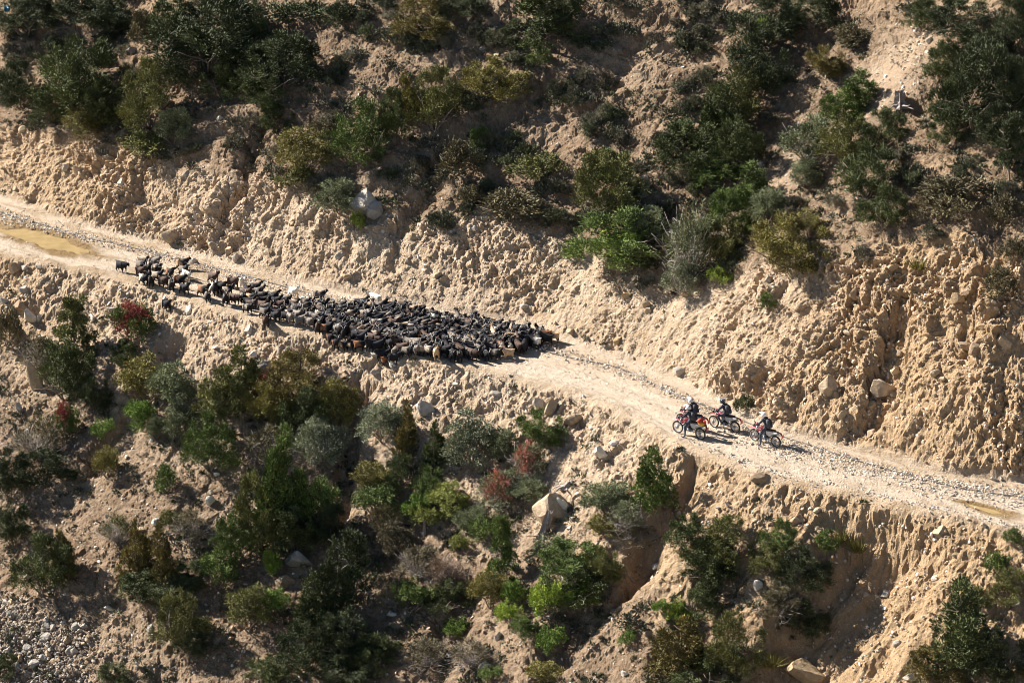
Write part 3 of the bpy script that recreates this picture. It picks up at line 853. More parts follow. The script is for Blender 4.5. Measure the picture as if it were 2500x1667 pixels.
 (378,1105,50,70,'leaf','green','small green shrub on the bare soil at lower left'),
 (435,1205,80,70,'twig','umber','twiggy brown shrub on the bare soil at lower left','dead'),
 (270,1215,70,70,'twig','mid','thin dark shrub above the twin bronze junipers','dead'),
 (395,1190,60,50,'low','mid','low shrub between the two twiggy shrubs at lower left'),
 (815,1300,110,160,'open','deep','dark leaning tree with long bare trunk at lower centre'),
 (770,1330,90,170,'cone','deep','dark blue-green conifer left of the leaning tree'),
 (720,1390,110,150,'cone','dark','dark upright conifer in the lower centre-left row'),
 (700,1500,120,140,'jun','deep','black-green juniper at the bottom, left of centre'),
 (790,1460,130,120,'jun','deep','dark juniper in deep shade at the bottom, left of centre'),
 (620,1535,100,80,'jun','dark','dark bush on the bottom edge under the conifer row'),
 (870,1500,110,90,'jun','dark','dark shrub at the bottom centre-left'),
 (800,1540,130,60,'jun','deep','dark shrub on the bottom edge below the leaning tree'),
 (265,1545,80,50,'jun','dark','small dark shrub on the bottom edge at left'),
 (20,1530,60,60,'jun','dark','dark bush in the bottom left corner among the cobbles'),
 # lower centre
 (880,975,110,100,'willow','silver','silver-green round shrub right of the gully below the herd'),
 (937,990,60,130,'cone','bronze','narrow brown-green juniper beside the silver-green shrub'),
 (998,1030,60,110,'cone','dark','narrow dark juniper beside the big grey willow'),
 (1085,1015,125,130,'willow','silver','big grey-green round willow below the road at centre'),
 (1150,1030,70,80,'willow','grey','dull shrub behind the big grey willow'),
 (1240,985,110,90,'jun','green','green juniper on the slope edge above the red-leaved bush'),
 (1212,1065,95,95,'twig','grey','grey bush covered in coral-red leaves at centre','pink+dead'),
 (1215,1125,90,60,'willow','grey','grey-green shrub under the coral-red bush'),
 (1145,1130,100,95,'twig','grey','greyish bush with faint pink tips left of the coral-red bush','pink'),
 (860,1095,100,80,'willow','olive','olive shrub on the right side of the gully'),
 (860,1150,100,80,'leaf','green','bright green leafy shrub at the foot of the gully'),
 (925,1090,90,90,'jun','dark','dark green shrub between the gully shrubs and the yellow bushes'),
 (985,1110,80,80,'jun','green','green juniper above the yellow bushes'),
 (955,1160,70,70,'leaf','fresh','fresh green shrub beside the small grey post'),
 (1030,1150,95,85,'willow','yellow','bright yellow-green shrub, the right one of the yellow bushes'),
 (985,1190,85,70,'leaf','yellow','bright yellow-green shrub, the left one of the yellow bushes'),
 (1080,1190,80,70,'willow','grey','grey-green shrub right of the yellow bushes'),
 (1125,1215,90,70,'leaf','green','dark-leaved green shrub below the pink-tipped bush'),
 (890,1190,80,70,'twig','straw','straw-coloured shrub left of the yellow bushes'),
 (910,1240,80,80,'willow','brown','brown-olive shrub below the straw-coloured shrub'),
 (960,1290,100,80,'twig','brown','reddish-brown bare bush in the middle of the lower slope','dead'),
 (1020,1310,90,80,'twig','pink','pale pinkish bare bush left of the narrow open juniper','dead'),
 (1060,1250,50,50,'leaf','yellow','small yellow shrub beside the dark hollow log'),
 (1030,1370,110,80,'jun','dark','dark green shrub below the pinkish bare bush'),
 (950,1370,90,80,'leaf','green','green shrub right of the leaning tree trunk'),
 (900,1350,80,80,'twig','umber','dry brown shrub beside the leaning tree trunk','dead'),
 (1150,1270,75,160,'open','green','narrow open juniper with visible leader at lower centre'),
 (1125,1350,90,100,'willow','olive','olive shrub at the foot of the narrow open juniper'),
 (1185,1360,60,70,'leaf','fresh','small bright shrub right of the olive shrub at lower centre'),
 (1170,1410,60,60,'leaf','lime','lime shrub low on the slope under the narrow open juniper'),
 (1260,1265,90,70,'willow','grey','grey-green shrub below the weathered stump at centre'),
 (1310,1290,140,100,'jun','green','upper part bush of the big dark thicket at lower right of centre'),
 (1320,1350,160,110,'jun','dark','dark juniper, heart of the big thicket at lower right of centre','lime'),
 (1260,1380,80,100,'leaf','lime','lime leafy shrub at the lower left foot of the big thicket'),
 (1385,1300,80,90,'jun','mid','juniper on the right shoulder of the big thicket, lower right of centre'),
 (1390,1140,110,90,'willow','grey','grey-green round shrub left of the lone oval juniper'),
 (1440,1185,80,70,'twig','grey','grey dry shrub below the lone oval juniper','dead'),
 (1390,1205,80,60,'willow','olive','olive shrub below the grey-green round shrub'),
 (1460,1225,80,60,'twig','brown','brown twiggy shrub under the grey dry shrub','dead'),
 (1496,1105,96,148,'cone','green','lone bright green oval juniper just below the road'),
 (1590,1235,120,110,'jun','dark','dark green bush at the left of the wide thicket, lower right'),
 (1680,1240,140,110,'jun','mid','grey-olive bush in the middle of the wide thicket, lower right'),
 (1635,1300,130,110,'jun','dark','dark bush at the bottom of the wide thicket, lower right'),
 (1600,1380,110,90,'jun','dark','dark bush hanging below the wide thicket, with one red sprig'),
 (1790,1235,80,90,'jun','green','grassy green bush right of the wide thicket, lower right'),
 (1760,1290,80,70,'jun','mid','olive bush below the grassy green bush, lower right'),
 (1845,1310,120,110,'jun','deep','dark round bush at the edge of the landslide scar'),
 (1790,1380,110,80,'jun','umber','dark twiggy bush below the round bush by the landslide scar','dead'),
 (1850,1420,100,90,'jun','deep','black-green bush at the foot of the landslide wall'),
 (1930,1225,40,50,'tuft','olive','small grass clump at the head of the landslide scar'),
 (1970,1245,50,55,'tuft','olive','larger grass clump at the head of the landslide scar'),
 (1900,1240,60,50,'jun','green','little green bush left of the grass clumps by the landslide'),
 (1555,1410,62,60,'leaf','lime','bright lime shrub alone at lower right of centre'),
 (1520,1390,40,40,'leaf','fresh','small green shrub left of the bright lime shrub'),
 (1270,1470,75,75,'leaf','fresh','fresh green shrub near the bottom right of centre'),
 (1440,1465,40,40,'leaf','fresh','tiny fresh shrub on the brown bank near the bottom'),
 (1200,1440,70,60,'jun','green','green shrub near the bottom at centre'),
 (1050,1440,60,50,'leaf','fresh','small green shrub on the pale rib near the bottom at centre'),
 (1080,1500,90,70,'twig','brown','brown bare shrub near the bottom at centre','dead'),
 (980,1500,100,80,'twig','umber','dark bare shrub near the bottom, left of centre','dead'),
 (1260,1540,90,60,'leaf','olive','olive shrub on the bottom edge right of centre'),
 (1130,1545,60,40,'leaf','green','green shrub on the bottom edge at centre'),
 (1570,1490,130,150,'cone','bronze','bronze conifer at the bottom, left of the bottom right pair'),
 (1690,1480,130,150,'jun','mid','olive juniper at the bottom, right of the bronze conifer'),
 (1620,1545,150,70,'jun','dark','dark juniper on the bottom edge between the bronze and olive ones'),
 (1770,1510,60,50,'tuft','olive','grass clump beside the big soil boulder at the bottom'),
 (2200,1440,170,220,'cone','dark','large dark conifer in the bottom right corner'),
 (2150,1530,130,100,'jun','bronze','bronze-dark juniper on the bottom edge, left of the large corner conifer'),
 (2290,1510,130,140,'jun','deep','black-green juniper in the bottom right corner'),
 (2320,1350,90,90,'jun','mid','mid-green bush at the right edge above the corner conifer'),
 (2290,1290,60,60,'low','green','low green shrub near the right edge below the road'),
 (2245,1370,60,50,'low','mid','low dark shrub just above the top of the corner conifer'),
 (2325,1230,50,40,'low','green','small green shrub at the right edge just under the road'),
]
for e in PL: plant(*e)

# ------------------------------------------------------------------ low cushion scrub scattered on the natural slopes
def scrub_weight():
    dens = sstep(-.15, .45, fbm(S*.28, V*.45, 151, 4))
    up_ = (T > 0)
    wgt = natm*dens*np.where(up_, 1.0, .34+.4*sstep(300, 700, PX)*(1-sstep(1500, 1900, PX)))*(1+.9*terr*up_)*(1-chute)*(1-.9*slide)
    wgt = wgt*np.where((PX > 1000) & (PX < 1700) & (PY < 560) & up_, 1.6, 1.0)
    wgt = wgt*np.where((PX > 1750) & (PX < 2150) & (PY < 330) & up_, .5, 1.0)
    return wgt+embm*.05*dens
SW = scrub_weight()
r_ = np.random.default_rng(77)
ids = pick(SW, 4200, r_)
size = .34+1.15*r_.random(4200)**2.4
size = np.where(PF[ids][:, 2] < 0, size*.72, size)
order = np.argsort(-size); ids = ids[order]; size = size[order]
SCOL = [(.085, .075, .05), (.11, .105, .062), (.08, .085, .045), (.12, .11, .075), LC['mid'], (.15, .135, .09), (.06, .065, .038)]
NIND = 270
for k in range(NIND):
    p = PF[ids[k]]; sz = size[k]
    px_, py_, _ = project(p)
    up_ = p[2] > 0
    side = 'far left' if px_ < 500 else ('left' if px_ < 950 else ('centre' if px_ < 1350 else ('right of centre' if px_ < 1800 else 'right')))
    o = bpy.data.objects.new('low_shrub', random.choice(CR['low'])); COL.objects.link(o)
    o.location = (p[0], p[1], p[2]-.06*sz); o.scale = (sz*1.1, sz*.95, sz*random.uniform(.42, .7)); o.rotation_euler = (random.uniform(-.2, .1), 0, random.uniform(0, 6.28))
    c = random.choice(SCOL if up_ else SCOL[1:3]+[(.09, .12, .04), (.12, .15, .05), (.07, .095, .04)]); o.color = (*[x*1.25 for x in c], 1)
    o['category'] = 'shrub'
    if up_:
        o['label'] = 'low dark cushion shrub, one of many scattered over the upper slope at %s' % side; o['group'] = 'cushion shrubs on the upper slope at '+side
    else:
        o['label'] = 'low dull shrub on bare ground, one of many below the road at %s' % side; o['group'] = 'low shrubs below the road at '+side
# the small rest, joined
def tuft_stuff(name, label, idl, sz, cols, nsp, seed, L=.30, Wd=.045):
    r = np.random.default_rng(seed)
    c = PF[idl]; n = len(c)
    cen = np.repeat(c, nsp, 0); s = np.repeat(sz, nsp)[:, None]
    d = r.normal(size=cen.shape); d[:, 2] = np.abs(d[:, 2])+.2; d /= np.linalg.norm(d, axis=1, keepdims=True)
    cen = cen+d*s*np.array([.42, .42, .30])*r.uniform(.5, 1, (len(cen), 1))
    V4, F4, k = sprays(cen, d, 1, .01, L, Wd, r, .6, .2)
    cols = np.array(cols); cc = np.repeat(cols[r.integers(0, len(cols), n)], nsp, 0)*r.uniform(.7, 1.3, (k, 1))
    me = mesh_np(name, V4, F4, M_LEAF, np.repeat(cc, 4, 0))
    return link(name, me, kind='stuff', label=label, cat='scrub')
tuft_stuff('scrub_cover', 'small dark scrub tufts covering the brown slopes', ids[NIND:], size[NIND:], SCOL, 36, 5, .19, .04)
gi = pick(natm*(1+.6*(T > 0))*sstep(-.3, .4, fbm(S*.2, V*.3, 171, 3))+embf*.28*sstep(.0, .5, fbm(S*.25, V*.3, 172, 3)), 6000, r_)
tuft_stuff('dry_grass', 'thin dry grass and herbs growing on the earth slopes', gi, .12+.24*r_.random(6000), [(.14,.13,.06),(.19,.16,.09),(.08,.09,.035),(.11,.11,.05)], 11, 6, .12, .022)

# ------------------------------------------------------------------ boulders
def boulder_mesh(name, seed, cuts=14, hmin=.42, rng_h=.4, lay=0.0):
    r = np.random.default_rng(seed)
    bm = bmesh.new(); bmesh.ops.create_icosphere(bm, subdivisions=3, radius=1)
    v_ = np.array([q_.co[:] for q_ in bm.verts])
    for k in range(cuts):
        d = r.normal(size=3); d /= np.linalg.norm(d); h = hmin+rng_h*r.random()
        e = v_@d-h; v_ = v_-np.where(e > 0, e, 0)[:, None]*d[None]
    nz = fbm(v_[:, 0]*2.2+seed, v_[:, 1]*2.2+v_[:, 2]*1.7, seed, 4)
    v_ = v_*(1+.06*nz[:, None])
    v_ -= (v_.max(0)+v_.min(0))/2
    v_ /= (v_.max(0)-v_.min(0))[None]
    for q_, c in zip(bm.verts, v_): q_.co = c
    me = bpy.data.meshes.new(name); bm.to_mesh(me); bm.free(); me.materials.append(M_ROCK); me.update(); return me
BM = [boulder_mesh('boulder', 30+i) for i in range(6)]
SLAB = [boulder_mesh('slab', 50+i, 20, .5, .3) for i in range(3)]
RC = dict(pale=(.52,.465,.39), white=(.72,.67,.58), tan=(.46,.355,.24), brown=(.36,.26,.17), grey=(.34,.31,.27), dark=(.2,.18,.16), ochre=(.43,.31,.18))
def rock(cx, cy, w_, h_, ck, label, group=None, name='boulder', slab=False, K_=K, tilt=0.0, seed=None):
    cx, cy, w_, h_ = cx*K_, cy*K_, w_*K_, h_*K_
    loc, nor = at(cx, cy+h_*.30)
    sc = pxm(loc); W_ = w_/sc; H_ = h_/sc/math.cos(PITCH)
    rs = random.Random(int(cx*7+cy*13))
    o = link(name, rs.choice(SLAB if slab else BM), None, label, 'rock', group)
    o.scale = (W_*1.05, min(W_, H_*1.3)*.75, H_*1.1)
    o.location = loc+Vector((0, .05, H_*.22))
    o.rotation_euler = (rs.uniform(-.15, .15), tilt if tilt else rs.uniform(-.25, .25), rs.choice([0, math.pi])+rs.uniform(-.3, .3))
    c = RC[ck]; f = rs.uniform(.9, 1.1); o.color = (c[0]*f, c[1]*f, c[2]*f, 1)
    return o
ROCKS = [
 (838,466,72,58,'pale','big pale grey boulder stuck in the bank lip beside the lime-green bush'),
 (862,482,44,40,'grey','darker grey block leaning on the right of the big pale boulder'),
 (396,541,58,30,'tan','long flat-topped boulder at the bank foot on the left'),
 (445,600,20,14,'pale','small pale rock beside the pipe near the leftmost goats'),
 (543,591,20,22,'pale','round pale stone at the bank foot above the start of the herd'),
 (432,713,17,28,'white','upright white stone just below the road, right of the stray black goat'),
 (378,686,12,12,'white','small white stone beside the stray black goat'),
 (70,728,26,42,'white','white angular rock on the slope at the left edge'),
 (90,730,14,18,'white','little white rock beside the white angular rock at left'),
 (8,690,28,20,'pale','pale rock cut by the left edge below the road'),
 (32,752,34,22,'grey','grey rock below the left edge rocks'),
 (44,702,34,24,'brown','brown round rock left of the white angular rock'),
 (38,612,36,26,'brown','brown rock on the road shoulder at the left edge'),
 (80,868,34,80,'tan','tall brown standing rock at the left, beside the dark juniper'),
 (44,938,20,28,'pale','pale rock below the tall standing rock at left'),
 (68,990,24,18,'white','white rock on the soil at left below the standing rock'),
 (605,846,32,40,'grey','square grey rock above the scarlet dead bush'),
 (270,712,40,18,'pale','flat pale slab above the red-tipped barberry'),
 (500,668,18,20,'tan','tan rock on the embankment under the herd tail'),
 (572,758,22,26,'pale','pale leaning rock on the embankment under the stray goats'),
 (640,830,20,14,'pale','pale rock on the embankment above the big thicket'),
 (590,832,20,14,'pale','small rock left of the square grey rock'),
 (977,938,44,42,'pale','big square pale rock on the embankment under the herd'),
 (1265,934,36,34,'tan','sharp tan rock on the embankment right of centre'),
 (1238,926,30,30,'pale','flat rock left of the sharp tan rock'),
 (1318,964,44,30,'tan','leaning slab right of the sharp tan rock'),
 (1378,1040,34,34,'white','smooth white plate rock on the embankment left of the lone oval juniper'),
 (1410,1018,18,14,'white','small white rock above the white plate rock'),
 (1266,1166,84,74,'tan','great pale smooth slab above the weathered stump at lower centre'),
 (1294,1158,26,48,'white','white split face on the right of the great pale slab'),
 (1318,1192,20,12,'pale','flat stone right of the weathered stump'),
 (1342,1150,18,10,'white','white flat stone right of the great pale slab'),
 (1309,1213,16,12,'pale','pale stone under the flat stone by the stump'),
 (1902,886,42,48,'tan','large tan block low in the bank above the rightmost rider'),
 (2030,888,60,42,'tan','largest tan boulder in the right bank beside the shaded crevice'),
 (1966,671,34,30,'brown','rounded brown boulder near the top of the right bank'),
 (2200,684,32,24,'ochre','squared rock high on the orange bank'),
 (2306,785,36,36,'tan','grey-tan rock near the right edge of the orange bank'),
 (2243,800,34,34,'brown','shaded brown rock in the orange bank, right of centre'),
 (2150,857,26,20,'tan','small tan boulder right of the shaded crevice'),
 (2055,852,22,20,'tan','tan rock above the largest boulder of the right bank'),
 (2000,930,24,16,'ochre','low rock at the foot of the crevice in the right bank'),
 (1935,950,20,24,'tan','tan rock at the bank foot right of the rightmost rider'),
 (1745,1097,44,24,'brown','flat grey-brown rock at the outer road edge below the riders'),
 (1483,700,22,18,'tan','tan rock in the bank right of the centre'),
 (1562,854,30,22,'pale','angular pale rock at the bank foot before the riders'),
 (1765,642,16,22,'grey','dark slaty rock under the large sunlit juniper'),
 (2160,1222,40,32,'tan','pale block perched on the lip of the landslide scar'),
 (1828,1196,42,26,'brown','brown block under the road right of the lower right thicket'),
 (1800,1205,20,14,'pale','pale rock above the grassy green bush'),
 (1742,1345,22,32,'white','white pointed rock below the wide lower right thicket'),
 (1848,1542,92,58,'ochre','huge rounded lump of hard soil at the bottom right of centre'),
 (2090,1555,32,18,'pale','flat pale stone at the bottom of the landslide scar'),
 (2060,1478,20,16,'pale','pale stone in the landslide scar'),
 (2290,1285,20,18,'pale','pale stone near the right edge below the road'),
 (688,1282,62,46,'grey','dark grey pointed boulder in shade beside the bright green shrub'),
 (655,1334,46,30,'brown','brown block of rock below the dark grey pointed boulder'),
 (484,1150,22,26,'white','white rock on the bare soil left of the tall conifer'),
 (486,1130,14,12,'pale','pale small rock above the white rock at lower left'),
 (245,1186,12,12,'white','little white stone on bare soil at lower left'),
 (498,1090,14,12,'white','small white stone above the white rock at lower left'),
 (250,1397,24,12,'white','flat white stone left of the twin bronze junipers'),
 (344,1445,18,26,'grey','grey upright stone under the twin bronze junipers'),
 (170,1495,20,18,'pale','grey-white round stone right of the cobbles at bottom left'),
 (305,116,30,18,'grey','grey flat rock between junipers at upper left'),
 (278,420,18,22,'pale','rounded rock in the left bank'),
 (180,390,22,26,'tan','tan rock half buried in the left bank'),
 (150,385,18,14,'pale','pale rock left of the half-buried tan rock'),
 (430,398,24,14,'grey','grey rock at the lip of the left bank'),
 (505,272,14,12,'white','pale rock on the slope above the bank at left'),
 (540,300,34,18,'brown','brown rocks on the slope above the left bank'),
 (450,500,16,16,'pale','stone sticking out of the bank at left of centre'),
 (780,586,24,16,'pale','pale stone in the bank at left of centre'),
 (1020,640,26,12,'tan','flat stone in the bank over the herd'),
 (1092,525,26,16,'pale','stone on the lip of the bank at centre'),
 (1065,345,30,14,'pale','pale flat stone in shade near the compact juniper'),
 (1030,205,12,12,'white','white pebble rock near the upper centre junipers'),
 (1281,333,10,10,'white','round white rock on the upper slope at centre'),
 (1633,287,18,16,'white','white rock on the upper slope left of the long juniper row'),
 (1107,112,20,12,'pale','pale rock under the top centre trees'),
 (1185,90,14,22,'pale','upright rock beside the trunk of the shadow-casting tree'),
 (2136,92,22,14,'white','white stone on the scree at the upper right'),
 (2172,65,14,12,'white','small white stone high on the scree at the upper right'),
 (1838,383,24,16,'grey','grey stone below the long juniper row'),
 (1750,378,26,12,'pale','flat pale stone at the foot of the long juniper row'),
 (950,1310,18,14,'pale','pale stone among brown bushes at lower centre'),
 (1045,1250,30,24,'dark','dark hollow-looking rock beside the small yellow shrub'),
 (1180,1300,40,18,'grey','grey layered rock right of the narrow open juniper'),
 (860,1490,18,14,'pale','pale stone near the bottom, left of centre'),
 (900,1410,24,16,'white','white stone behind the leaning tree trunk'),
 (1145,1460,22,24,'pale','pale rock on the rib near the bottom centre'),
 (1110,1530,26,24,'pale','pale broken rock on the bottom edge at centre'),
 (1435,1545,18,14,'white','white stone on the bottom edge right of centre'),
 (1490,1455,26,18,'brown','brown rock in the shaded bank near the bottom right of centre'),
 (800,790,18,12,'pale','pale rock below the middle of the herd'),
 (860,855,22,14,'pale','pale rock on the embankment under the herd centre'),
 (905,845,16,14,'grey','grey stone right of the pale embankment rock under the herd'),
 (1140,905,26,12,'pale','flat pale rock on the embankment below the herd front'),
 (1235,918,20,12,'pale','small flat rock near the road edge right of the herd'),
 (2283,1100,20,12,'pale','pile of pale stones in the ditch at far right'),
]
for e in ROCKS: rock(*e)
# further rocks that nothing sets apart
def auto_rocks(n, weight, smin_, smax_, cks, label, group, seed, name='rock', flatk=.62):
    r = np.random.default_rng(seed); ii = pick(weight, n, r)
    for k in ii:
        p = PF[k]; s_ = smin_+(smax_-smin_)*r.random()**2.2
        o = link(name, (BM+SLAB)[r.integers(0, 9)], None, label, 'rock', group)
        o.scale = (s_*r.uniform(.9, 1.4), s_*r.uniform(.7, 1.1), s_*r.uniform(.5, .95)*flatk/.62)
        o.location = p+NF[k]*s_*.12
        o.rotation_euler = (r.uniform(-.6, .6), r.uniform(-.6, .6), r.uniform(0, 6.28))
        c = np.array(RC[cks[r.integers(0, len(cks))]])*r.uniform(.85, 1.12); o.color = (*c, 1)
auto_rocks(65, bankm*(PX > 1500), .25, .75, ['tan','ochre','brown','tan'], 'half-buried tan rock, one of many studding the right-hand bank', 'rocks in the right-hand bank', 1)
auto_rocks(55, bankm*(PX <= 1500), .22, .65, ['tan','pale','tan','brown'], 'half-buried tan rock, one of many studding the left and middle bank', 'rocks in the left and middle bank', 2)
auto_rocks(90, (embm+.25*natm*(v > 0))*(1-roadm), .22, .6, ['pale','white','tan','pale'], 'pale loose rock, one of many on the slope under the road', 'loose rocks on the slope under the road', 3)
auto_rocks(35, chute+.1*natm*(u > 0), .2, .42, ['pale','white','tan'], 'pale rock, one of many strewn over the upper slope and scree', 'rocks on the upper slope', 4)
cob = sstep(0, 1, pxblob(40, 1600, 260, 150, 12))
auto_rocks(150, cob*(PX > -20), .16, .60, ['grey','grey','tan','brown','pale'], 'rounded river stone in the heap of cobbles at the bottom left corner', 'cobbles in the bottom left corner', 5, 'cobble', .75)
stones('cobble_bed', 'small rounded stones packed between the cobbles at the bottom left', cob, 2600, .08, .26, [(.28,.23,.18),(.34,.29,.23),(.22,.18,.14)], 8, 0, 1.4)

# ------------------------------------------------------------------ puddles
def water_mat():
    m, nt, b = new_mat('muddy_water')
    geo = nd(nt, 'ShaderNodeNewGeometry')
    n = noise_n(nt, 1.3, 4, .6, geo.outputs['Position'])
    c = mixc(nt, ramp(nt, n, .35, .65), (.36, .26, .12), (.27, .19, .085))
    nt.links.new(c, b.inputs['Base Color']); b.inputs['Roughness'].default_value = .12
    n2 = noise_n(nt, 7, 3, .6, geo.outputs['Position'])
    bp = nd(nt, 'ShaderNodeBump'); bp.inputs['Strength'].default_value = .12; bp.inputs['Distance'].default_value = .05
    nt.links.new(n2, bp.inputs['Height']); nt.links.new(bp.outputs[0], b.inputs['Normal'])
    return m
M_WAT = water_mat()
for i, (cx, cy, a, b_, an) in enumerate(PUD):
    vv = [(cx, cy, -.075)]; n_ = 64
    for k in range(n_):
        t_ = 2*math.pi*k/n_; rr = 1.25
        x, y = a*rr*math.cos(t_), b_*rr*math.sin(t_)
        vv.append((cx+x*math.cos(an)-y*math.sin(an), cy+x*math.sin(an)+y*math.cos(an), -.075))
    ff = [(0, 1+k, 1+(k+1) % n_) for k in range(n_)]
    me = bpy.data.meshes.new('puddle'); me.from_pydata(vv, [], ff); me.materials.append(M_WAT)
    link('puddle', me, kind='structure', label=['long yellow-brown muddy puddle on the road at the left edge', 'small brown puddle on the road at the right edge'][i])

# ------------------------------------------------------------------ black water pipe along the inner side of the road
M_PIPE = flat_mat('black_pipe', (.10, .09, .08), .45)
PIPE = [(-60,500),(0,518),(71,539),(143,561),(214,584),(286,597),(357,614),(429,629),(500,648),(607,676),(714,706),(840,739),(937,752),(1040,768),(1130,786),(1220,815),(1312,854),(1401,877),(1491,893),(1526,903),(1580,929),(1614,949),(1681,978),(1716,989),(1752,1001),(1807,1024),(1843,1040),(1911,1067),(2022,1102),(2128,1136),(2298,1183),(2383,1200),(2500,1215),(2580,1228)]
pts = []
for (a, b_) in zip(PIPE[:-1], PIPE[1:]):
    for k in range(6):
        f = k/6.; x, y = a[0]*(1-f)+b_[0]*f, a[1]*(1-f)+b_[1]*f
        l, _n = at(x, y)
        pts.append(np.array(l[:]))
pts = np.array(pts); sm = pts.copy()
for it in range(6): sm[1:-1] = (sm[:-2]+sm[1:-1]*2+sm[2:])/4
sm[:, 2] = np.maximum(sm[:, 2], pts[:, 2]-.02)+.04
pv, pf = tubes([[(p, .028) for p in sm]], 8)
link('water_pipe', mesh_poly('water_pipe', pv, pf, M_PIPE), None, 'thin black pipe running along the stony inner side of the whole road', 'pipe')

# ------------------------------------------------------------------ stumps, logs, dead wood
M_WOOD = flat_mat('weathered_wood', (.27, .23, .20), .9, amt=.45, scale=14)
def stump(cx, cy, w_, h_, label, lean=.2, seed=1, col=None):
    loc, nor = at(cx*K, (cy+h_*.35)*K); sc = pxm(loc); W_ = w_*K/sc; H_ = h_*K/sc
    r = np.random.default_rng(seed); paths = []
    root = bpy.data.objects.new('tree_stump', None); COL.objects.link(root); root.location = loc
    root['label'] = label; root['category'] = 'stump'
    Vs, Fs = [], []
    n_ = 14; lv = 7
    for i in range(lv):
        f = i/(lv-1)
        for k in range(n_):
            a = 2*math.pi*k/n_; rr = W_*(.55-.25*min(f*2, 1)+.12*math.sin(k*2.4+seed)+.05*r.normal())*(1 if i < lv-1 else .8)
            z = H_*(f+(.28*r.random() if i == lv-1 else 0))-.1
            Vs.append((rr*math.cos(a)+lean*z, rr*math.sin(a)*.8, z))
    for i in range(lv-1):
        for k in range(n_): Fs.append((i*n_+k, i*n_+(k+1) % n_, (i+1)*n_+(k+1) % n_, (i+1)*n_+k))
    Vs.append((lean*H_*.7, 0, H_*.55)); c = len(Vs)-1
    for k in range(n_): Fs.append(((lv-1)*n_+k, (lv-1)*n_+(k+1) % n_, c, c))
    link('trunk', mesh_poly('stump_trunk', np.array(Vs), Fs, M_WOOD, False), root)
    for i in range(5):
        a = i*1.3+seed; b = wander((0, 0, .12*H_), (math.cos(a), math.sin(a), -.25), W_*1.3, 4, r, .7)
        V_, F_ = tubes([[(p, W_*.11*(1-j/5.5)) for j, p in enumerate(b)]], 6)
        link('root', mesh_poly('stump_root', V_, F_, M_WOOD), root)
stump(1246, 1212, 26, 58, 'weathered grey-brown stump standing before the great pale slab', .25, 1)
stump(1478, 432, 30, 40, 'dark weathered stump right of the olive-green juniper, upper centre right', .05, 2)
stump(2070, 232, 34, 34, 'dark broken stump above the big right-hand thicket', -.1, 3)
stump(975, 1212, 9, 40, 'small grey broken post of wood left of the yellow bushes', 0, 4)
stump(1300, 1112, 30, 16, 'cut log end lying over the top of the great pale slab', .8, 5)
def dead_branch(x, y, L_px, ang, label, seed, r0=.035, nb=4, cat='branch', name='dead_branch'):
    loc, nor = at(x*K, y*K); sc = pxm(loc); L = L_px*K/sc; r = np.random.default_rng(seed)
    d = np.array([math.cos(ang), .25, math.sin(ang)])
    b = wander((0, 0, .06), d, L, 7, r, .6); paths = [[(p, r0*(1-i/8.5)) for i, p in enumerate(b)]]
    for k in range(nb):
        j = r.integers(1, 6); dd = d+r.normal(0, .7, 3); c = wander(b[j], dd, L*.4, 4, r, .6)
        paths.append([(p, r0*.45*(1-i/5.)) for i, p in enumerate(c)])
    V_, F_ = tubes(paths, 5)
    o = link(name, mesh_poly(name, V_, F_, M_WOOD), None, label, cat); o.location = loc
    return o
dead_branch(2025, 275, 90, .3, 'pale driftwood-like branch lying across the big right-hand thicket', 1, .05)
dead_branch(505, 195, 60, -2.3, 'tangle of bare roots beside the small dark juniper at upper left', 2, .05, 7, 'roots', 'bare_roots')
dead_branch(2010, 525, 60, .0, 'bare grey branch sticking from the thicket over the pale soil at right', 3)
dead_branch(1590, 640, 60, -2.6, 'bare twigs hanging down the bank lip right of centre', 4, .03, 7)
dead_branch(790, 1180, 60, .6, 'thin dead stick in the shade right of the tall conifer', 5)
dead_branch(1925, 1190, 70, -.35, 'long dead branch lying on the embankment near the landslide head', 6, .04, 2)
dead_branch(1870, 1160, 40, 1.9, 'small dead snag sticking up below the road at lower right', 7, .03, 5)
dead_branch(1440, 1320, 50, -.5, 'thin dead stick at the right foot of the big centre-right thicket', 8)
dead_branch(960, 1420, 50, -.6, 'dead stick near the bottom left of centre', 9)
dead_branch(850, 1370, 150, 1.95, 'long bare leaning trunk at lower centre', 10, .09, 6, 'dead tree', 'dead_tree')
dead_branch(640, 815, 50, 1.5, 'dead black spike rising above the golden juniper in the big thicket', 11, .04, 5)
dead_branch(2120, 700, 60, -1.6, 'thin root hanging down in the shaded crevice of the right bank', 12, .03, 4, 'root', 'hanging_root')
dead_branch(2150, 780, 60, -1.3, 'long thin root hanging over the orange bank', 13, .02, 2, 'root', 'hanging_root')
dead_branch(1320, 1105, 45, -.1, 'fallen stick lying above the great pale slab', 14, .04, 3)
# scrap of blue cloth in the top left corner
loc, nor = at(20, 36)
bm = bmesh.new(); bmesh.ops.create_grid(bm, x_segments=8, y_segments=8, size=.22)
for q_ in bm.verts: q_.co.z = .08*math.sin(q_.co.x*22)+.06*math.cos(q_.co.y*17)
bmesh.ops.solidify(bm, geom=bm.faces[:], thickness=.01)
me = bpy.data.meshes.new('blue_scrap'); bm.to_mesh(me); bm.free(); me.materials.append(flat_mat('blue_plastic', (.03, .22, .33), .5))
o = link('blue_scrap', me, None, 'scrap of blue plastic caught in the dark juniper in the top left corner', 'plastic scrap'); o.location = loc+Vector((0, -.4, .5)); o.rotation_euler = (.9, .2, .3)

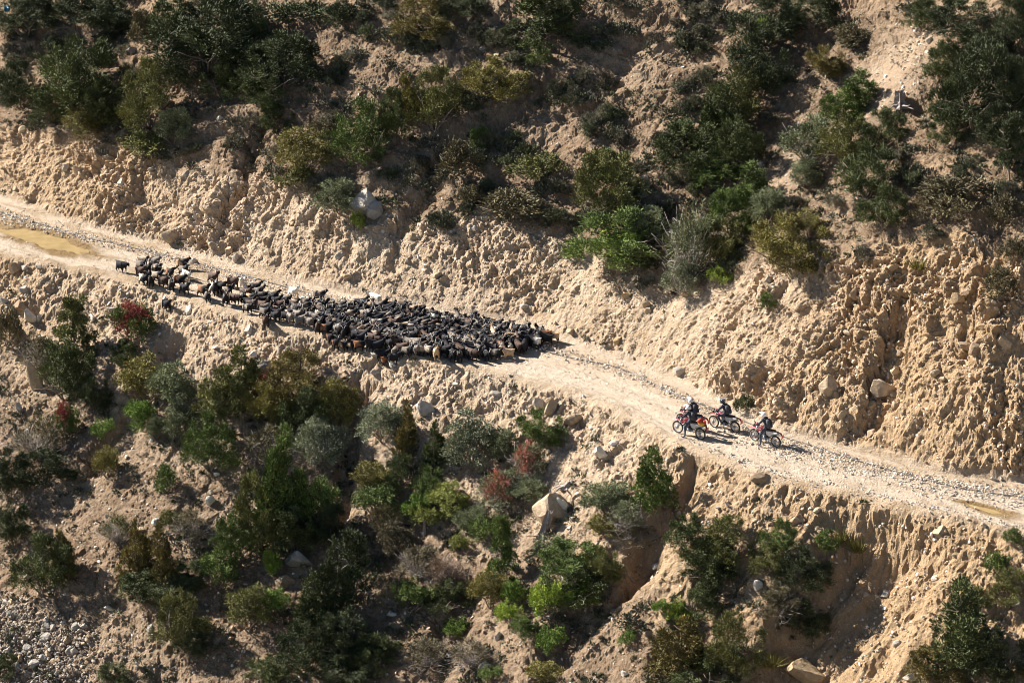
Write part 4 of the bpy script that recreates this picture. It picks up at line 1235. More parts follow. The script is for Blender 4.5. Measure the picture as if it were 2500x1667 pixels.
# ------------------------------------------------------------------ skinned bodies
def skin_mesh(name, nodes, edges, mat, sub=1, root=0, post=None, mirror_legs=False):
    """nodes: list of (x,y,z,r) or (x,y,z,rx,ry)"""
    me = bpy.data.meshes.new(name); me.from_pydata([n[:3] for n in nodes], edges, [])
    o = bpy.data.objects.new(name, me); COL.objects.link(o)
    me.skin_vertices or None
    md = o.modifiers.new('skin', 'SKIN'); md.use_smooth_shade = True; md.branch_smoothing = .4
    sk = me.skin_vertices[0].data if len(me.skin_vertices) else None
    if sk is None:
        bm = bmesh.new(); bm.from_mesh(me); bm.verts.layers.skin.verify(); bm.to_mesh(me); bm.free(); sk = me.skin_vertices[0].data
    for i, n in enumerate(nodes):
        sk[i].radius = (n[3], n[4] if len(n) > 4 else n[3]); sk[i].use_root = (i == root)
    ms = o.modifiers.new('sub', 'SUBSURF'); ms.levels = sub; ms.render_levels = sub
    bpy.context.view_layer.update()
    dg = bpy.context.evaluated_depsgraph_get()
    out = bpy.data.meshes.new_from_object(o.evaluated_get(dg))
    bpy.data.objects.remove(o, do_unlink=True)
    out.name = name; out.materials.clear(); out.materials.append(mat)
    if post:
        for v_ in out.vertices: v_.co = Vector(post(*v_.co))
    out.polygons.foreach_set('use_smooth', [True]*len(out.polygons))
    out.update(); return out
def paint(me, fn):
    if 'tint' in me.color_attributes: me.color_attributes.remove(me.color_attributes['tint'])
    a = me.color_attributes.new('tint', 'FLOAT_COLOR', 'POINT')
    for i, v_ in enumerate(me.vertices):
        c = fn(*v_.co); a.data[i].color = (*c, 1)
M_FUR = tint_mat('goat_hair', .8, .15, False, 16.0, .4)
M_HORN = flat_mat('goat_horn', (.30, .26, .21), .5)
M_HORN2 = flat_mat('pale_goat_horn', (.50, .45, .38), .5)

def goat_mesh(name, head, legs, body=1.0, hair=1.0):
    hx, hy, hz, mx, my, mz = head
    N = [(-.33,0,.50,.165,.16),(-.05,0,.49,.185,.185),(.22,0,.51,.165,.17),((.24+hx)/2+.04,hy*.4,(.58+hz)/2,.095,.11),(hx,hy,hz,.078,.085),(mx,my,mz,.045,.05),
         (-.46,0,.60,.03),(-.52,0,.67,.022)]
    E = [(0,1),(1,2),(2,3),(3,4),(4,5),(0,6),(6,7)]
    fl, fr, bl, br = legs
    for (base, side, dx, hind) in ((2,1,fl,0),(2,-1,fr,0),(0,1,bl,1),(0,-1,br,1)):
        k = len(N); y = .095*side
        if hind: N += [(-.32+.2*dx,y,.33,.072,.06),(-.40+.7*dx,y,.20,.034),(-.35+dx,y,.03,.027)]
        else: N += [(.21+.2*dx,y,.33,.06,.055),(.22+.6*dx,y,.19,.032),(.21+dx,y,.03,.027)]
        E += [(base,k),(k,k+1),(k+1,k+2)]
    k = len(N)
    for side in (1, -1):   # ears
        N += [(hx-.03,hy+.11*side,hz+.0,.022),(hx-.04,hy+.16*side,hz-.06,.018)]
        E += [(4,k),(k,k+1)]; k += 2
    r = random.Random(hash(name) % 1000)
    def post(x, y, z):
        # long hair: a ragged skirt along flanks and chest
        if .22 < z < .62 and -.5 < x < .36 and abs(y) > .05:
            s_ = math.sin(x*37+y*9)*.012+math.sin(x*71)*.008
            y2 = y*(1+.12*hair)+math.copysign(s_, y); z2 = z-(.05*hair if z < .42 else 0)+s_
            return (x*body, y2, z2)
        return (x*body, y, max(z, .0))
    me = skin_mesh(name, N, E, M_FUR, 1, 1, post)
    return me
POSE = {
 'up':    ((.50,0,.86,.64,0,.79), (.02,-.05,.04,-.06)),
 'walk':  ((.52,0,.80,.66,0,.72), (.12,-.10,-.10,.12)),
 'left':  ((.44,.10,.84,.52,.22,.77), (.0,.05,-.02,.06)),
 'right': ((.44,-.10,.84,.52,-.22,.77), (.04,.0,.05,-.03)),
 'low':   ((.54,.02,.58,.65,.03,.47), (.06,-.04,.0,.05)),
}
def horn_mesh(head, side, long=1.0, mat=None):
    hx, hy, hz, mx, my, mz = head
    L = long
    p = [(hx+.0,hy+.03*side,hz+.07),(hx-.05*L,hy+.07*side,hz+.07+.10*L),(hx-.13*L,hy+.13*side,hz+.07+.15*L),(hx-.22*L,hy+.20*side,hz+.07+.13*L)]
    V_, F_ = tubes([[(q_, [.020,.016,.011,.005][i]) for i, q_ in enumerate(p)]], 6)
    return mesh_poly('horn', V_, F_, mat or M_HORN)
GP = {}
for nm, (hd, lg) in POSE.items():
    GP[nm] = goat_mesh('goat_'+nm, hd, lg)
HORN = {nm: [[horn_mesh(POSE[nm][0], s_, (.95 if q_ else .7), M_HORN2 if q_ else M_HORN) for s_ in (1, -1)] for q_ in (0, 1)] for nm in POSE}
BLK = (.016, .015, .017); DBR = (.045, .028, .022); GRY = (.17, .14, .112); TANC = (.46, .31, .18); WHT = (.62, .57, .48); RUST = (.26, .12, .06); LGR = (.34, .28, .215)
def saddle(front, back, x0=.12, z0=.0):
    def f(x, y, z, front=front, back=back):
        t_ = x+.05*math.sin(y*40)+.04*math.sin(z*31)
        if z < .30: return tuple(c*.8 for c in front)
        return front if t_ > x0 or z < z0 else back
    return f
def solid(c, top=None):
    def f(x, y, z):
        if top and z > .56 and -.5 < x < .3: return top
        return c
    return f
COATS = {
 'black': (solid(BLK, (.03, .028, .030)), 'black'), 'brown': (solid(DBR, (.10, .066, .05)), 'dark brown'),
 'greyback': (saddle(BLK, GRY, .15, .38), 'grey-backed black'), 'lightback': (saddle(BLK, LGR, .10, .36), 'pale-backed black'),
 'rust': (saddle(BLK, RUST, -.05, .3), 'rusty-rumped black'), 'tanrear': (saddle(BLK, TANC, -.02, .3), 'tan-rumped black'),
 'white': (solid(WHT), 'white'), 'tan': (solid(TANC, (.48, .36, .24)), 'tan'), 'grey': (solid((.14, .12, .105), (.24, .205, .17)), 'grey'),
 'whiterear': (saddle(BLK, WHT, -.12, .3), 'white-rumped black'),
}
GM = {}
def goat_data(pose, coat):
    if (pose, coat) not in GM:
        me = GP[pose].copy(); me.name = 'goat_body'; fn = COATS[coat][0]
        blaze = coat in ('greyback', 'lightback', 'grey')
        hd = POSE[pose][0]
        def f2(x, y, z):
            c = fn(x, y, z)
            if abs(y-hd[1]) > .10 and x > .3 and z > .7: return (.32, .29, .26) if blaze else c     # ears
            if blaze and math.dist((x, y, z), hd[3:6]) < .06: return (.45, .42, .38)
            return c
        paint(me, f2); GM[(pose, coat)] = me
    return GM[(pose, coat)]
GC = [0]
def goat(x, y, yaw, pose, coat, label, group=None, scale=1.0, ploc=None):
    """x,y photograph pixels of the hooves"""
    if ploc is None:
        loc, nor = at(x, y)
    else: loc = ploc
    rs = random.Random(GC[0]); GC[0] += 1
    o = link('goat', goat_data(pose, coat), None, label, 'goat', group or 'goats of the herd on the road')
    o.location = (loc[0], loc[1], loc[2]-.012); s_ = scale*rs.uniform(.92, 1.1)
    o.scale = (s_*.86, s_*1.04, s_*1.02); o.rotation_euler = (0, 0, yaw)
    if rs.random() < .85:
        q_ = 1 if rs.random() < .45 else 0
        for h in HORN[pose][q_]: link('horn', h, o)
    return o
R_D = -YAW       # walking direction down the road
def g5(x, y): return 260+x/5.6, 600+y/5.6
def g6(x, y): return 600+x/5.88, 660+y/5.88
def g7(x, y): return 1000+x/5.88, 700+y/5.88
HERD = [
 (g5(210,362), .0, 'low', 'black', 'long-haired black goat walking alone at the far left end of the herd'),
 (g5(500,305), .1, 'up', 'brown', 'dark brown goat at the back of the first small group on the left'),
 (g5(480,365), -.1, 'up', 'greyback', 'grey-backed goat squeezed behind the dark brown one in the first group'),
 (g5(470,430), -.1, 'walk', 'brown', 'dark brown goat at the left front of the first group'),
 (g5(560,400), -.3, 'up', 'black', 'black goat with head raised in the middle of the first group'),
 (g5(655,312), .1, 'walk', 'grey', 'grey goat stepping out beyond the first group, near the stones'),
 (g5(690,405), -.2, 'walk', 'lightback', 'sandy-backed goat with dark head in the first group'),
 (g5(515,540), -.2, 'up', 'whiterear', 'goat with white rump at the roadside edge of the first group'),
 (g5(615,572), -.9, 'up', 'tanrear', 'goat with orange-tan rump at the outer edge of the first group'),
 (g5(700,500), .1, 'up', 'lightback', 'pale-backed goat with long black neck behind the tan-rumped one'),
 (g5(780,572), -.1, 'walk', 'brown', 'brown woolly goat on the outer edge of the first group'),
 (g5(870,462), -.4, 'left', 'rust', 'rusty-rumped goat in the rear right of the first group'),
 (g5(1040,330), .5, 'walk', 'tanrear', 'tan-rumped goat nearest the pipe, behind the first group'),
 (g5(1060,420), -.2, 'up', 'greyback', 'grey-backed goat in the little knot right of the first group'),
 (g5(1090,470), -.3, 'low', 'white', 'whitish goat at the bottom of the little knot right of the first group'),
 (g5(1000,570), .1, 'walk', 'rust', 'black goat with rusty hind part right of the first group'),
 (g5(890,628), -1.4, 'up', 'greyback', 'grey goat seen head-on at the outer edge of the first group'),
 (g5(1070,675), -.2, 'up', 'black', 'black goat looking ahead at the right tip of the first group'),
 (g5(820,885), -.2, 'walk', 'black', 'stray black goat on the embankment below the road'),
 (g5(1465,525), -.1, 'up', 'brown', 'dark brown goat alone on the road between the groups'),
 (g5(1330,705), .0, 'up', 'rust', 'rusty-brown goat at the tail of the main herd'),
 (g5(1385,778), -1.3, 'up', 'greyback', 'grey goat facing the camera at the tail of the main herd'),
 (g5(1480,682), -.4, 'right', 'whiterear', 'black and white patched goat at the tail of the main herd'),
 (g5(1570,655), -.2, 'walk', 'black', 'black goat with lowered head near the tail of the main herd'),
 (g5(1630,818), -1.0, 'left', 'lightback', 'pale goat with dark face turned to the camera on the outer edge'),
 (g5(1660,690), .2, 'up', 'lightback', 'pale-backed goat with black neck raised near the tail'),
 (g5(1730,590), .1, 'walk', 'brown', 'dark goat on the far side near the tail of the main herd'),
 (g5(1870,605), -1.1, 'up', 'white', 'cream goat with black face on the stony side of the road'),
 (g5(2040,650), .3, 'up', 'black', 'black goat with raised head on the stony side of the road'),
 (g5(1750,805), .0, 'low', 'brown', 'dark brown goat on the outer edge beside the pale dark-faced one'),
 (g5(1870,805), -.6, 'up', 'greyback', 'grey-backed goat second from the pale dark-faced one'),
 (g5(1980,790), .0, 'up', 'tanrear', 'goat with ginger rear in the thickening tail'),
 (g5(1930,935), .0, 'walk', 'lightback', 'pale-backed goat walking apart on the lower road edge'),
 (g6(290,828), -.8, 'up', 'brown', 'dark brown goat apart on the lowest road edge, right of the pale-backed one'),
 (g6(430,745), -.2, 'up', 'black', 'shiny black goat on the outer edge near the tail'),
 (g6(1040,912), -1.0, 'left', 'brown', 'brown goat standing off the outer edge with its head turned'),
 (g6(640,775), -.5, 'up', 'grey', 'woolly grey-brown goat on the outer edge, near the tail'),
 (g6(1200,860), -.7, 'up', 'brown', 'tall brown goat on the outer edge below the herd middle'),
 (g6(1310,935), -.3, 'left', 'grey', 'grey goat on the outer edge before the rusty-legged one'),
 (g6(1410,1012), -.9, 'up', 'rust', 'goat with orange hind legs on the outer edge'),
 (g6(1600,1018), .1, 'low', 'black', 'black goat with lowered head on the outer edge'),
 (g6(1830,1060), .0, 'up', 'brown', 'very dark long-bodied goat on the outer edge at the herd middle'),
 (g6(690,405), -.2, 'up', 'white', 'bright white goat on the stony side, with a dark goat behind'),
 (g6(845,520), .1, 'low', 'white', 'second white goat, just inside the herd from the first'),
 (g6(1060,455), .4, 'walk', 'greyback', 'grey-backed black goat striding on the stony side of the herd'),
 (g6(1660,555), .5, 'up', 'black', 'black goat with its long neck up beside the pipe'),
 (g6(1870,500), 2.4, 'low', 'white', 'cream goat off the road at the foot of the bank'),
 (g6(2130,600), 2.9, 'low', 'black', 'black goat browsing at the foot of the bank, above the herd'),
 (g6(2250,600), .4, 'low', 'brown', 'long-haired brown goat seen from behind at the foot of the bank'),
 (g7(1410,1040), 3.3, 'up', 'tan', 'bright tan goat facing left at the front of the herd'),
 (g7(385,1045), -1.5, 'up', 'tan', 'pale cream goat facing the camera on the outer edge of the herd'),
 (g7(2060,795), 2.8, 'low', 'tanrear', 'tan and black goat at the far right tip of the herd'),
 (g7(1920,790), 3.0, 'low', 'rust', 'rusty-brown goat beside the far right tip of the herd'),
 (g7(1640,945), 1.3, 'up', 'black', 'tall black goat at the front right corner of the herd'),
 (g7(1560,950), 2.0, 'left', 'brown', 'brown goat beside the tall black one at the front right corner'),
 (g7(720,1085), -1.6, 'up', 'greyback', 'grey-backed goat head-on at the lowest point of the herd'),
 (g7(620,1070), -1.6, 'low', 'black', 'black goat head-on left of the lowest one'),
 (g7(1090,1055), -.5, 'low', 'black', 'black goat at the outer edge left of the bright tan one'),
 (g7(900,1050), -.2, 'low', 'brown', 'dark brown goat side-on at the outer edge under the herd'),
 (g7(1235,1050), .0, 'walk', 'greyback', 'grey-backed goat just left of the bright tan one'),
]
hp = []
for (xy, dy, pose, coat, label) in HERD:
    yaw = (R_D+dy) if abs(dy) < 1.2 or dy < 0 and dy > -1.2 else dy
    o = goat(xy[0], xy[1], yaw, pose, coat, label, None if 'herd' in label or 'group' in label or 'edge' in label else 'goats of the herd on the road')
    hp.append((o.location.x, o.location.y))
UPX = [(600,722),(640,726),(700,742),(760,755),(830,762),(900,764),(960,766),(1040,779),(1100,789),(1160,797),(1220,806),(1280,818),(1335,830)]
LOX = [(600,752),(640,780),(700,792),(760,810),(830,832),(900,850),(960,866),(1040,873),(1100,879),(1160,878),(1220,870),(1280,856),(1335,842)]
ux, uy = zip(*UPX); lx, ly = zip(*LOX)
rg = random.Random(42); dense = []
tries = 0
while len(dense) < 300-len(HERD)+70 and tries < 60000:
    tries += 1
    x = rg.uniform(600, 1335); a = np.interp(x, ux, uy); b_ = np.interp(x, lx, ly)
    y = rg.uniform(a, b_)
    p = on_plane(x, y)
    dmin = .39 if x > 760 else .58
    ok = True
    for (qx, qy) in hp:
        if (qx-p[0])**2+(qy-p[1])**2 < dmin*dmin: ok = False; break
    if ok: hp.append((p[0], p[1])); dense.append((x, y, p[0], p[1]))
print('DENSE', len(dense), 'total', len(dense)+len(HERD))
cw = ['black']*34+['brown']*15+['greyback']*24+['lightback']*12+['grey']*9+['rust']*4+['tanrear']*3+['tan']*1+['whiterear']*3
FACE = {}
edge_key = lambda d: min(d[1]-np.interp(d[0], ux, uy), np.interp(d[0], lx, ly)-d[1])
dense.sort(key=lambda d: edge_key(d))
dense_ind = dense[:300-len(HERD)]; dense_rest = dense[300-len(HERD):]
def dyaw(x):
    k = rg.random()
    if x < 880: return R_D+.1+rg.gauss(0, .4)
    if x < 1100: return R_D+rg.gauss(0, .7) if k < .75 else rg.uniform(0, 6.28)
    return (R_D+rg.gauss(0, .9)) if k < .45 else (math.pi+R_D+rg.gauss(0, .7))
for (x, y, wx, wy) in dense_ind:
    loc, _n = drop(wx, wy); coat = rg.choice(cw)
    zone = 'tail' if x < 820 else ('middle' if x < 1080 else 'front')
    e_ = 'far' if (y-np.interp(x, ux, uy)) < 14 else ('near' if (np.interp(x, lx, ly)-y) < 14 else 'packed')
    where = {'far': 'on the bank side of the %s of the herd', 'near': 'on the outer side of the %s of the herd', 'packed': 'packed inside the %s of the herd'}[e_] % zone
    pose = rg.choice(['up', 'up', 'walk', 'left', 'right', 'low'])
    goat(x, y, dyaw(x), pose, coat, '%s goat standing %s' % (COATS[coat][1], where), '%s goats %s' % (COATS[coat][1], where), .97, loc)
# goats past the three hundredth, deep inside the herd: one mesh
vs_, fs_, cs_, off = [], [], [], 0
for (x, y, wx, wy) in dense_rest:
    loc, _n = drop(wx, wy); me = goat_data(rg.choice(['up', 'walk', 'left', 'low']), rg.choice(cw))
    co = np.empty(len(me.vertices)*3); me.vertices.foreach_get('co', co); co = co.reshape(-1, 3)
    cl = np.empty(len(me.vertices)*4); me.color_attributes['tint'].data.foreach_get('color', cl); cl = cl.reshape(-1, 4)
    a = dyaw(x); c, s_ = math.cos(a), math.sin(a)
    co = np.stack([co[:, 0]*c-co[:, 1]*s_, (co[:, 0]*s_+co[:, 1]*c), co[:, 2]], -1)+np.array(loc[:])
    me.calc_loop_triangles(); tr = np.empty(len(me.loop_triangles)*3, np.int32); me.loop_triangles.foreach_get('vertices', tr)
    vs_.append(co); cs_.append(cl[:, :3]); fs_.append(tr.reshape(-1, 3)+off); off += len(co)
if vs_:
    link('goat_crowd', mesh_np('goat_crowd', np.concatenate(vs_), np.concatenate(fs_), M_FUR, np.concatenate(cs_), True), None, 'remaining goats crowded deep inside the herd', 'goats', kind='stuff')

# ------------------------------------------------------------------ motorcycles and riders
M_TYRE = flat_mat('tyre_rubber', (.03, .028, .026), .85)
M_RIM = flat_mat('rim_alloy', (.55, .54, .52), .35, .6)
M_STEEL = flat_mat('dull_steel', (.30, .30, .31), .4, .7)
M_BLK = flat_mat('black_plastic', (.022, .022, .025), .5)
M_RED = flat_mat('red_plastic', (.22, .026, .04), .35, amt=.08)
M_WHP = flat_mat('white_plastic', (.50, .49, .47), .35, amt=.08)
M_GRP = flat_mat('silver_panel', (.42, .43, .44), .35, .2)
M_SEAT = flat_mat('seat_vinyl', (.05, .03, .032), .6)
M_LAMP = flat_mat('red_lamp', (.45, .02, .02), .2)
M_JKT = flat_mat('riding_jacket', (.028, .032, .045), .75, amt=.35)
M_TROU = flat_mat('riding_trousers', (.04, .05, .075), .8, amt=.35)
M_SKIN = flat_mat('skin', (.36, .22, .15), .6)
M_HWH = flat_mat('helmet_white', (.75, .74, .70), .25, amt=.05)
M_HBK = flat_mat('helmet_black', (.03, .04, .045), .2)
M_HRD = flat_mat('helmet_red', (.45, .06, .07), .25)
M_VIS = flat_mat('visor', (.02, .02, .025), .08)
M_PACK = flat_mat('backpack_cloth', (.05, .05, .058), .8, amt=.4)
M_YEL = flat_mat('yellow_bag', (.65, .33, .03), .6)
M_REDB = flat_mat('red_roll', (.42, .05, .035), .6)
M_PLATE = flat_mat('number_plate', (.50, .10, .08), .5)
def bm_mesh(name, bm, mat, smooth=False):
    me = bpy.data.meshes.new(name); bm.to_mesh(me); bm.free(); me.materials.append(mat)
    if smooth: me.polygons.foreach_set('use_smooth', [True]*len(me.polygons))
    me.update(); return me
def torus(name, R, r_, mat, ns=36, nt=10, wide=1.0):
    V_, F_ = [], []
    for i in range(ns):
        a = 2*math.pi*i/ns
        for j in range(nt):
            b = 2*math.pi*j/nt; rr = R+r_*math.cos(b)
            V_.append((rr*math.cos(a), r_*wide*math.sin(b), rr*math.sin(a)))
    for i in range(ns):
        for j in range(nt):
            F_.append((i*nt+j, ((i+1) % ns)*nt+j, ((i+1) % ns)*nt+(j+1) % nt, i*nt+(j+1) % nt))
    return mesh_poly(name, np.array(V_), F_, mat)
def pipe(name, paths, mat, sides=8):
    V_, F_ = tubes(paths, sides); return mesh_poly(name, V_, F_, mat)
def loft(name, secs, mat, n=12, sq=.6, smooth=True):
    """secs: (x, zc, half width, half height) superellipse cross sections along x"""
    V_, F_ = [], []
    for (x, zc, hw, hh, *yo) in secs:
        y0 = yo[0] if yo else 0
        for k in range(n):
            a = 2*math.pi*k/n; c, s_ = math.cos(a), math.sin(a)
            V_.append((x, y0+hw*math.copysign(abs(c)**sq, c), zc+hh*math.copysign(abs(s_)**sq, s_)))
    for i in range(len(secs)-1):
        for k in range(n): F_.append((i*n+k, i*n+(k+1) % n, (i+1)*n+(k+1) % n, (i+1)*n+k))
    for i in (0, len(secs)-1):
        V_.append((secs[i][0], (secs[i][4] if len(secs[i]) > 4 else 0), secs[i][1])); c = len(V_)-1
        for k in range(n): F_.append((i*n+k, i*n+(k+1) % n, c))
    return mesh_poly(name, np.array(V_), F_, mat, smooth)
def plate(name, pts_xz, y, th, mat, bow=0.0):
    bm = bmesh.new(); vs1 = [bm.verts.new((x, y+bow*(i % 2), z)) for i, (x, z) in enumerate(pts_xz)]
    f = bm.faces.new(vs1); r_ = bmesh.ops.extrude_face_region(bm, geom=[f])
    bmesh.ops.translate(bm, vec=(0, th, 0), verts=[e_ for e_ in r_['geom'] if isinstance(e_, bmesh.types.BMVert)])
    bmesh.ops.recalc_face_normals(bm, faces=bm.faces[:])
    bmesh.ops.bevel(bm, geom=bm.edges[:], offset=min(abs(th)*.3, .008), segments=1, affect='EDGES')
    return bm_mesh(name, bm, mat)
FA, RA, WR_ = (.735, .345), (-.715, .325), .33
def build_bike_parts():
    P = []   # (name, mesh, location, children)
    def spokes(n, R):
        ps = []
        for i in range(n):
            a = 2*math.pi*i/n; s_ = .03 if i % 2 else -.03
            ps.append([((.03*math.cos(a+.5), s_, .03*math.sin(a+.5)), .0035), ((R*math.cos(a), 0, R*math.sin(a)), .0035)])
        return pipe('spokes', ps, M_RIM, 4)
    for nm, (x, z), R in (('front_wheel', FA, .345), ('rear_wheel', RA, .325)):
        P.append((nm, torus('tyre', R-.035, .036 if nm[0] == 'f' else .046, M_TYRE, 40, 8), (x, 0, z), [
            ('rim', torus('rim', R-.078, .020, M_RIM, 40, 6, 1.1)), ('spokes', spokes(28, R-.085)),
            ('hub', pipe('hub', [[((0, -.06, 0), .035), ((0, .06, 0), .035)]], M_STEEL, 10)),
            ('brake_disc', pipe('brake_disc', [[((0, .065, 0), .10), ((0, .07, 0), .10)]], M_STEEL, 16))]))
    P.append(('front_fork', pipe('front_fork', [[((FA[0], s_, FA[1]), .030), ((.60, s_, .60), .030), ((.585, s_, .63), .022), ((.44, s_, .98), .022)] for s_ in (-.10, .10)], M_STEEL), (0, 0, 0), []))
    V_, F_ = [], []
    for i in range(9):
        f = i/8.; x = .98-.60*f; z = .76+.10*math.sin(f*2.4)-.02
        hw = .045+.05*math.sin(f*3.1)
        for y, dz in ((-hw, -.035), (-hw*.5, .0), (0, .012), (hw*.5, .0), (hw, -.035)): V_.append((x, y, z+dz))
    for i in range(8):
        for k in range(4): F_.append((i*5+k, i*5+k+1, (i+1)*5+k+1, (i+1)*5+k))
    P.append(('front_fender', mesh_poly('front_fender', np.array(V_), F_, M_RED), (0, 0, 0), []))
    P.append(('headlight_cowl', loft('headlight_cowl', [(.62,.95,.05,.08),(.58,.97,.10,.13),(.50,1.0,.11,.12),(.44,1.02,.08,.08)], M_RED), (0, 0, 0), [
        ('headlight', loft('headlight', [(.645,.93,.04,.045),(.60,.93,.065,.06)], M_GRP))]))
    P.append(('handlebar', pipe('handlebar', [[((.36, -.40, 1.10), .013), ((.38, -.24, 1.11), .012), ((.42, -.09, 1.04), .012), ((.42, .09, 1.04), .012), ((.38, .24, 1.11), .012), ((.36, .40, 1.10), .013)]], M_BLK), (0, 0, 0), [
        ('grip', pipe('grip', [[((.36, s_*.29, 1.105), .019), ((.36, s_*.41, 1.10), .019)] for s_ in (-1, 1)], M_BLK))]))
    for s_ in (-1, 1):
        P.append(('hand_guard', plate('hand_guard', [(.47, 1.02), (.49, 1.13), (.44, 1.17), (.40, 1.05)], s_*.25, s_*.15, M_BLK), (0, 0, 0), []))
        P.append(('mirror', pipe('mirror', [[((.38, s_*.26, 1.12), .006), ((.36, s_*.36, 1.26), .006), ((.36, s_*.38, 1.28), .045), ((.345, s_*.38, 1.28), .045)]], M_BLK), (0, 0, 0), []))
        P.append(('radiator_shroud', plate('radiator_shroud', [(.14, .88), (.42, .86), (.46, .78), (.34, .66), (.28, .74)], s_*.12, s_*.035, M_RED), (0, 0, 0), []))
        P.append(('side_panel', plate('side_panel', [(-.12, .82), (-.16, .62), (-.34, .56), (-.52, .70), (-.88, .83), (-.86, .88), (-.4, .85)], s_*.085, s_*.03, M_WHP), (0, 0, 0), []))
    P.append(('fuel_tank', loft('fuel_tank', [(.40,.90,.05,.05),(.32,.90,.12,.10),(.15,.90,.13,.11),(0.0,.86,.09,.07),(-.06,.84,.06,.05)], M_RED), (0, 0, 0), []))
    P.append(('seat', loft('seat', [(.02,.90,.06,.03),(-.1,.885,.10,.04),(-.35,.89,.13,.045),(-.62,.92,.10,.04),(-.74,.93,.05,.02)], M_SEAT), (0, 0, 0), []))
    P.append(('frame', pipe('frame', [[((.44, 0, 1.0), .024), ((.38, 0, .80), .024), ((.24, 0, .38), .022), ((-.1, .0, .30), .022), ((-.2, 0, .48), .022), ((-.12, 0, .80), .022)],
        [((.40, 0, .88), .024), ((.0, 0, .80), .022), ((-.7, 0, .84), .018)]] + [[((-.16, s_*.1, .55), .016), ((-.62, s_*.1, .82), .016)] for s_ in (-1, 1)], M_BLK), (0, 0, 0), []))
    P.append(('engine', loft('engine', [(.24,.42,.06,.07),(.18,.44,.12,.14),(0,.44,.14,.15),(-.14,.43,.12,.13),(-.2,.42,.07,.08)], M_BLK), (0, 0, 0), [
        ('cylinder', pipe('cylinder', [[((.06, 0, .50), .085), ((.13, 0, .74), .08)]], M_GRP, 10)),
        ('clutch_cover', pipe('clutch_cover', [[((-.02, .13, .42), .085), ((-.02, .165, .42), .075)]], M_STEEL, 12))]))
    P.append(('exhaust', pipe('exhaust', [[((.18, -.06, .62), .018), ((.32, -.1, .45), .018), ((.1, -.15, .32), .018), ((-.25, -.15, .42), .022), ((-.34, -.15, .52), .05), ((-.78, -.16, .70), .052), ((-.80, -.16, .705), .03)]], M_GRP, 9), (0, 0, 0), []))
    P.append(('swingarm', pipe('swingarm', [[((-.14, s_*.09, .40), .026), ((RA[0], s_*.09, RA[1]), .022)] for s_ in (-1, 1)]+[[((-.18, 0, .75), .035), ((-.22, 0, .48), .035)]], M_STEEL), (0, 0, 0), [
        ('chain', pipe('chain', [[((-.14, .12, .46), .008), ((RA[0], .12, RA[1]+.07), .008)], [((-.14, .12, .36), .008), ((RA[0], .12, RA[1]-.07), .008)]], M_STEEL, 5))]))
    P.append(('rear_fender', loft('rear_fender', [(-.55,.84,.07,.03),(-.8,.87,.075,.025),(-1.02,.86,.06,.02),(-1.10,.80,.05,.02),(-1.16,.70,.05,.015)], M_BLK), (0, 0, 0), [
        ('tail_light', loft('tail_light', [(-1.0,.86,.05,.035),(-1.09,.84,.05,.03)], M_LAMP)),
        ('number_plate', plate('number_plate', [(-1.165, .62), (-1.155, .80), (-1.175, .80), (-1.185, .62)], -.09, .18, M_PLATE))]))
    P.append(('foot_peg', pipe('foot_peg', [[((-.08, -.26, .36), .014), ((-.08, .26, .36), .014)]], M_STEEL, 6), (0, 0, 0), []))
    return P
BP = build_bike_parts()
def bike(xf, yf, xr, yr, label):
    a, _n = at(xf, yf); b, _n = at(xr, yr)
    a = np.array(on_plane(xf, yf, a.z)); b = np.array(on_plane(xr, yr, b.z))
    mid = (a+b)/2; yaw = math.atan2(a[1]-b[1], a[0]-b[0])
    fx = mid[0]+.72*math.cos(yaw); fy = mid[1]+.72*math.sin(yaw); rx = mid[0]-.72*math.cos(yaw); ry = mid[1]-.72*math.sin(yaw)
    zf = drop(fx, fy)[0].z; zr = drop(rx, ry)[0].z
    root = bpy.data.objects.new('motorcycle', None); COL.objects.link(root)
    root.location = (mid[0], mid[1], (zf+zr)/2+.005)
    root.rotation_euler = Euler((math.radians(-3), -math.atan2(zf-zr, 1.44), yaw), 'XYZ')
    root['label'] = label; root['category'] = 'motorcycle'; root['group'] = 'motorcycles stopped on the road'
    for nm, me, loc, ch in BP:
        o = link(nm, me, root); o.location = loc
        for cn, cm in ch: link(cn, cm, o)
    return root
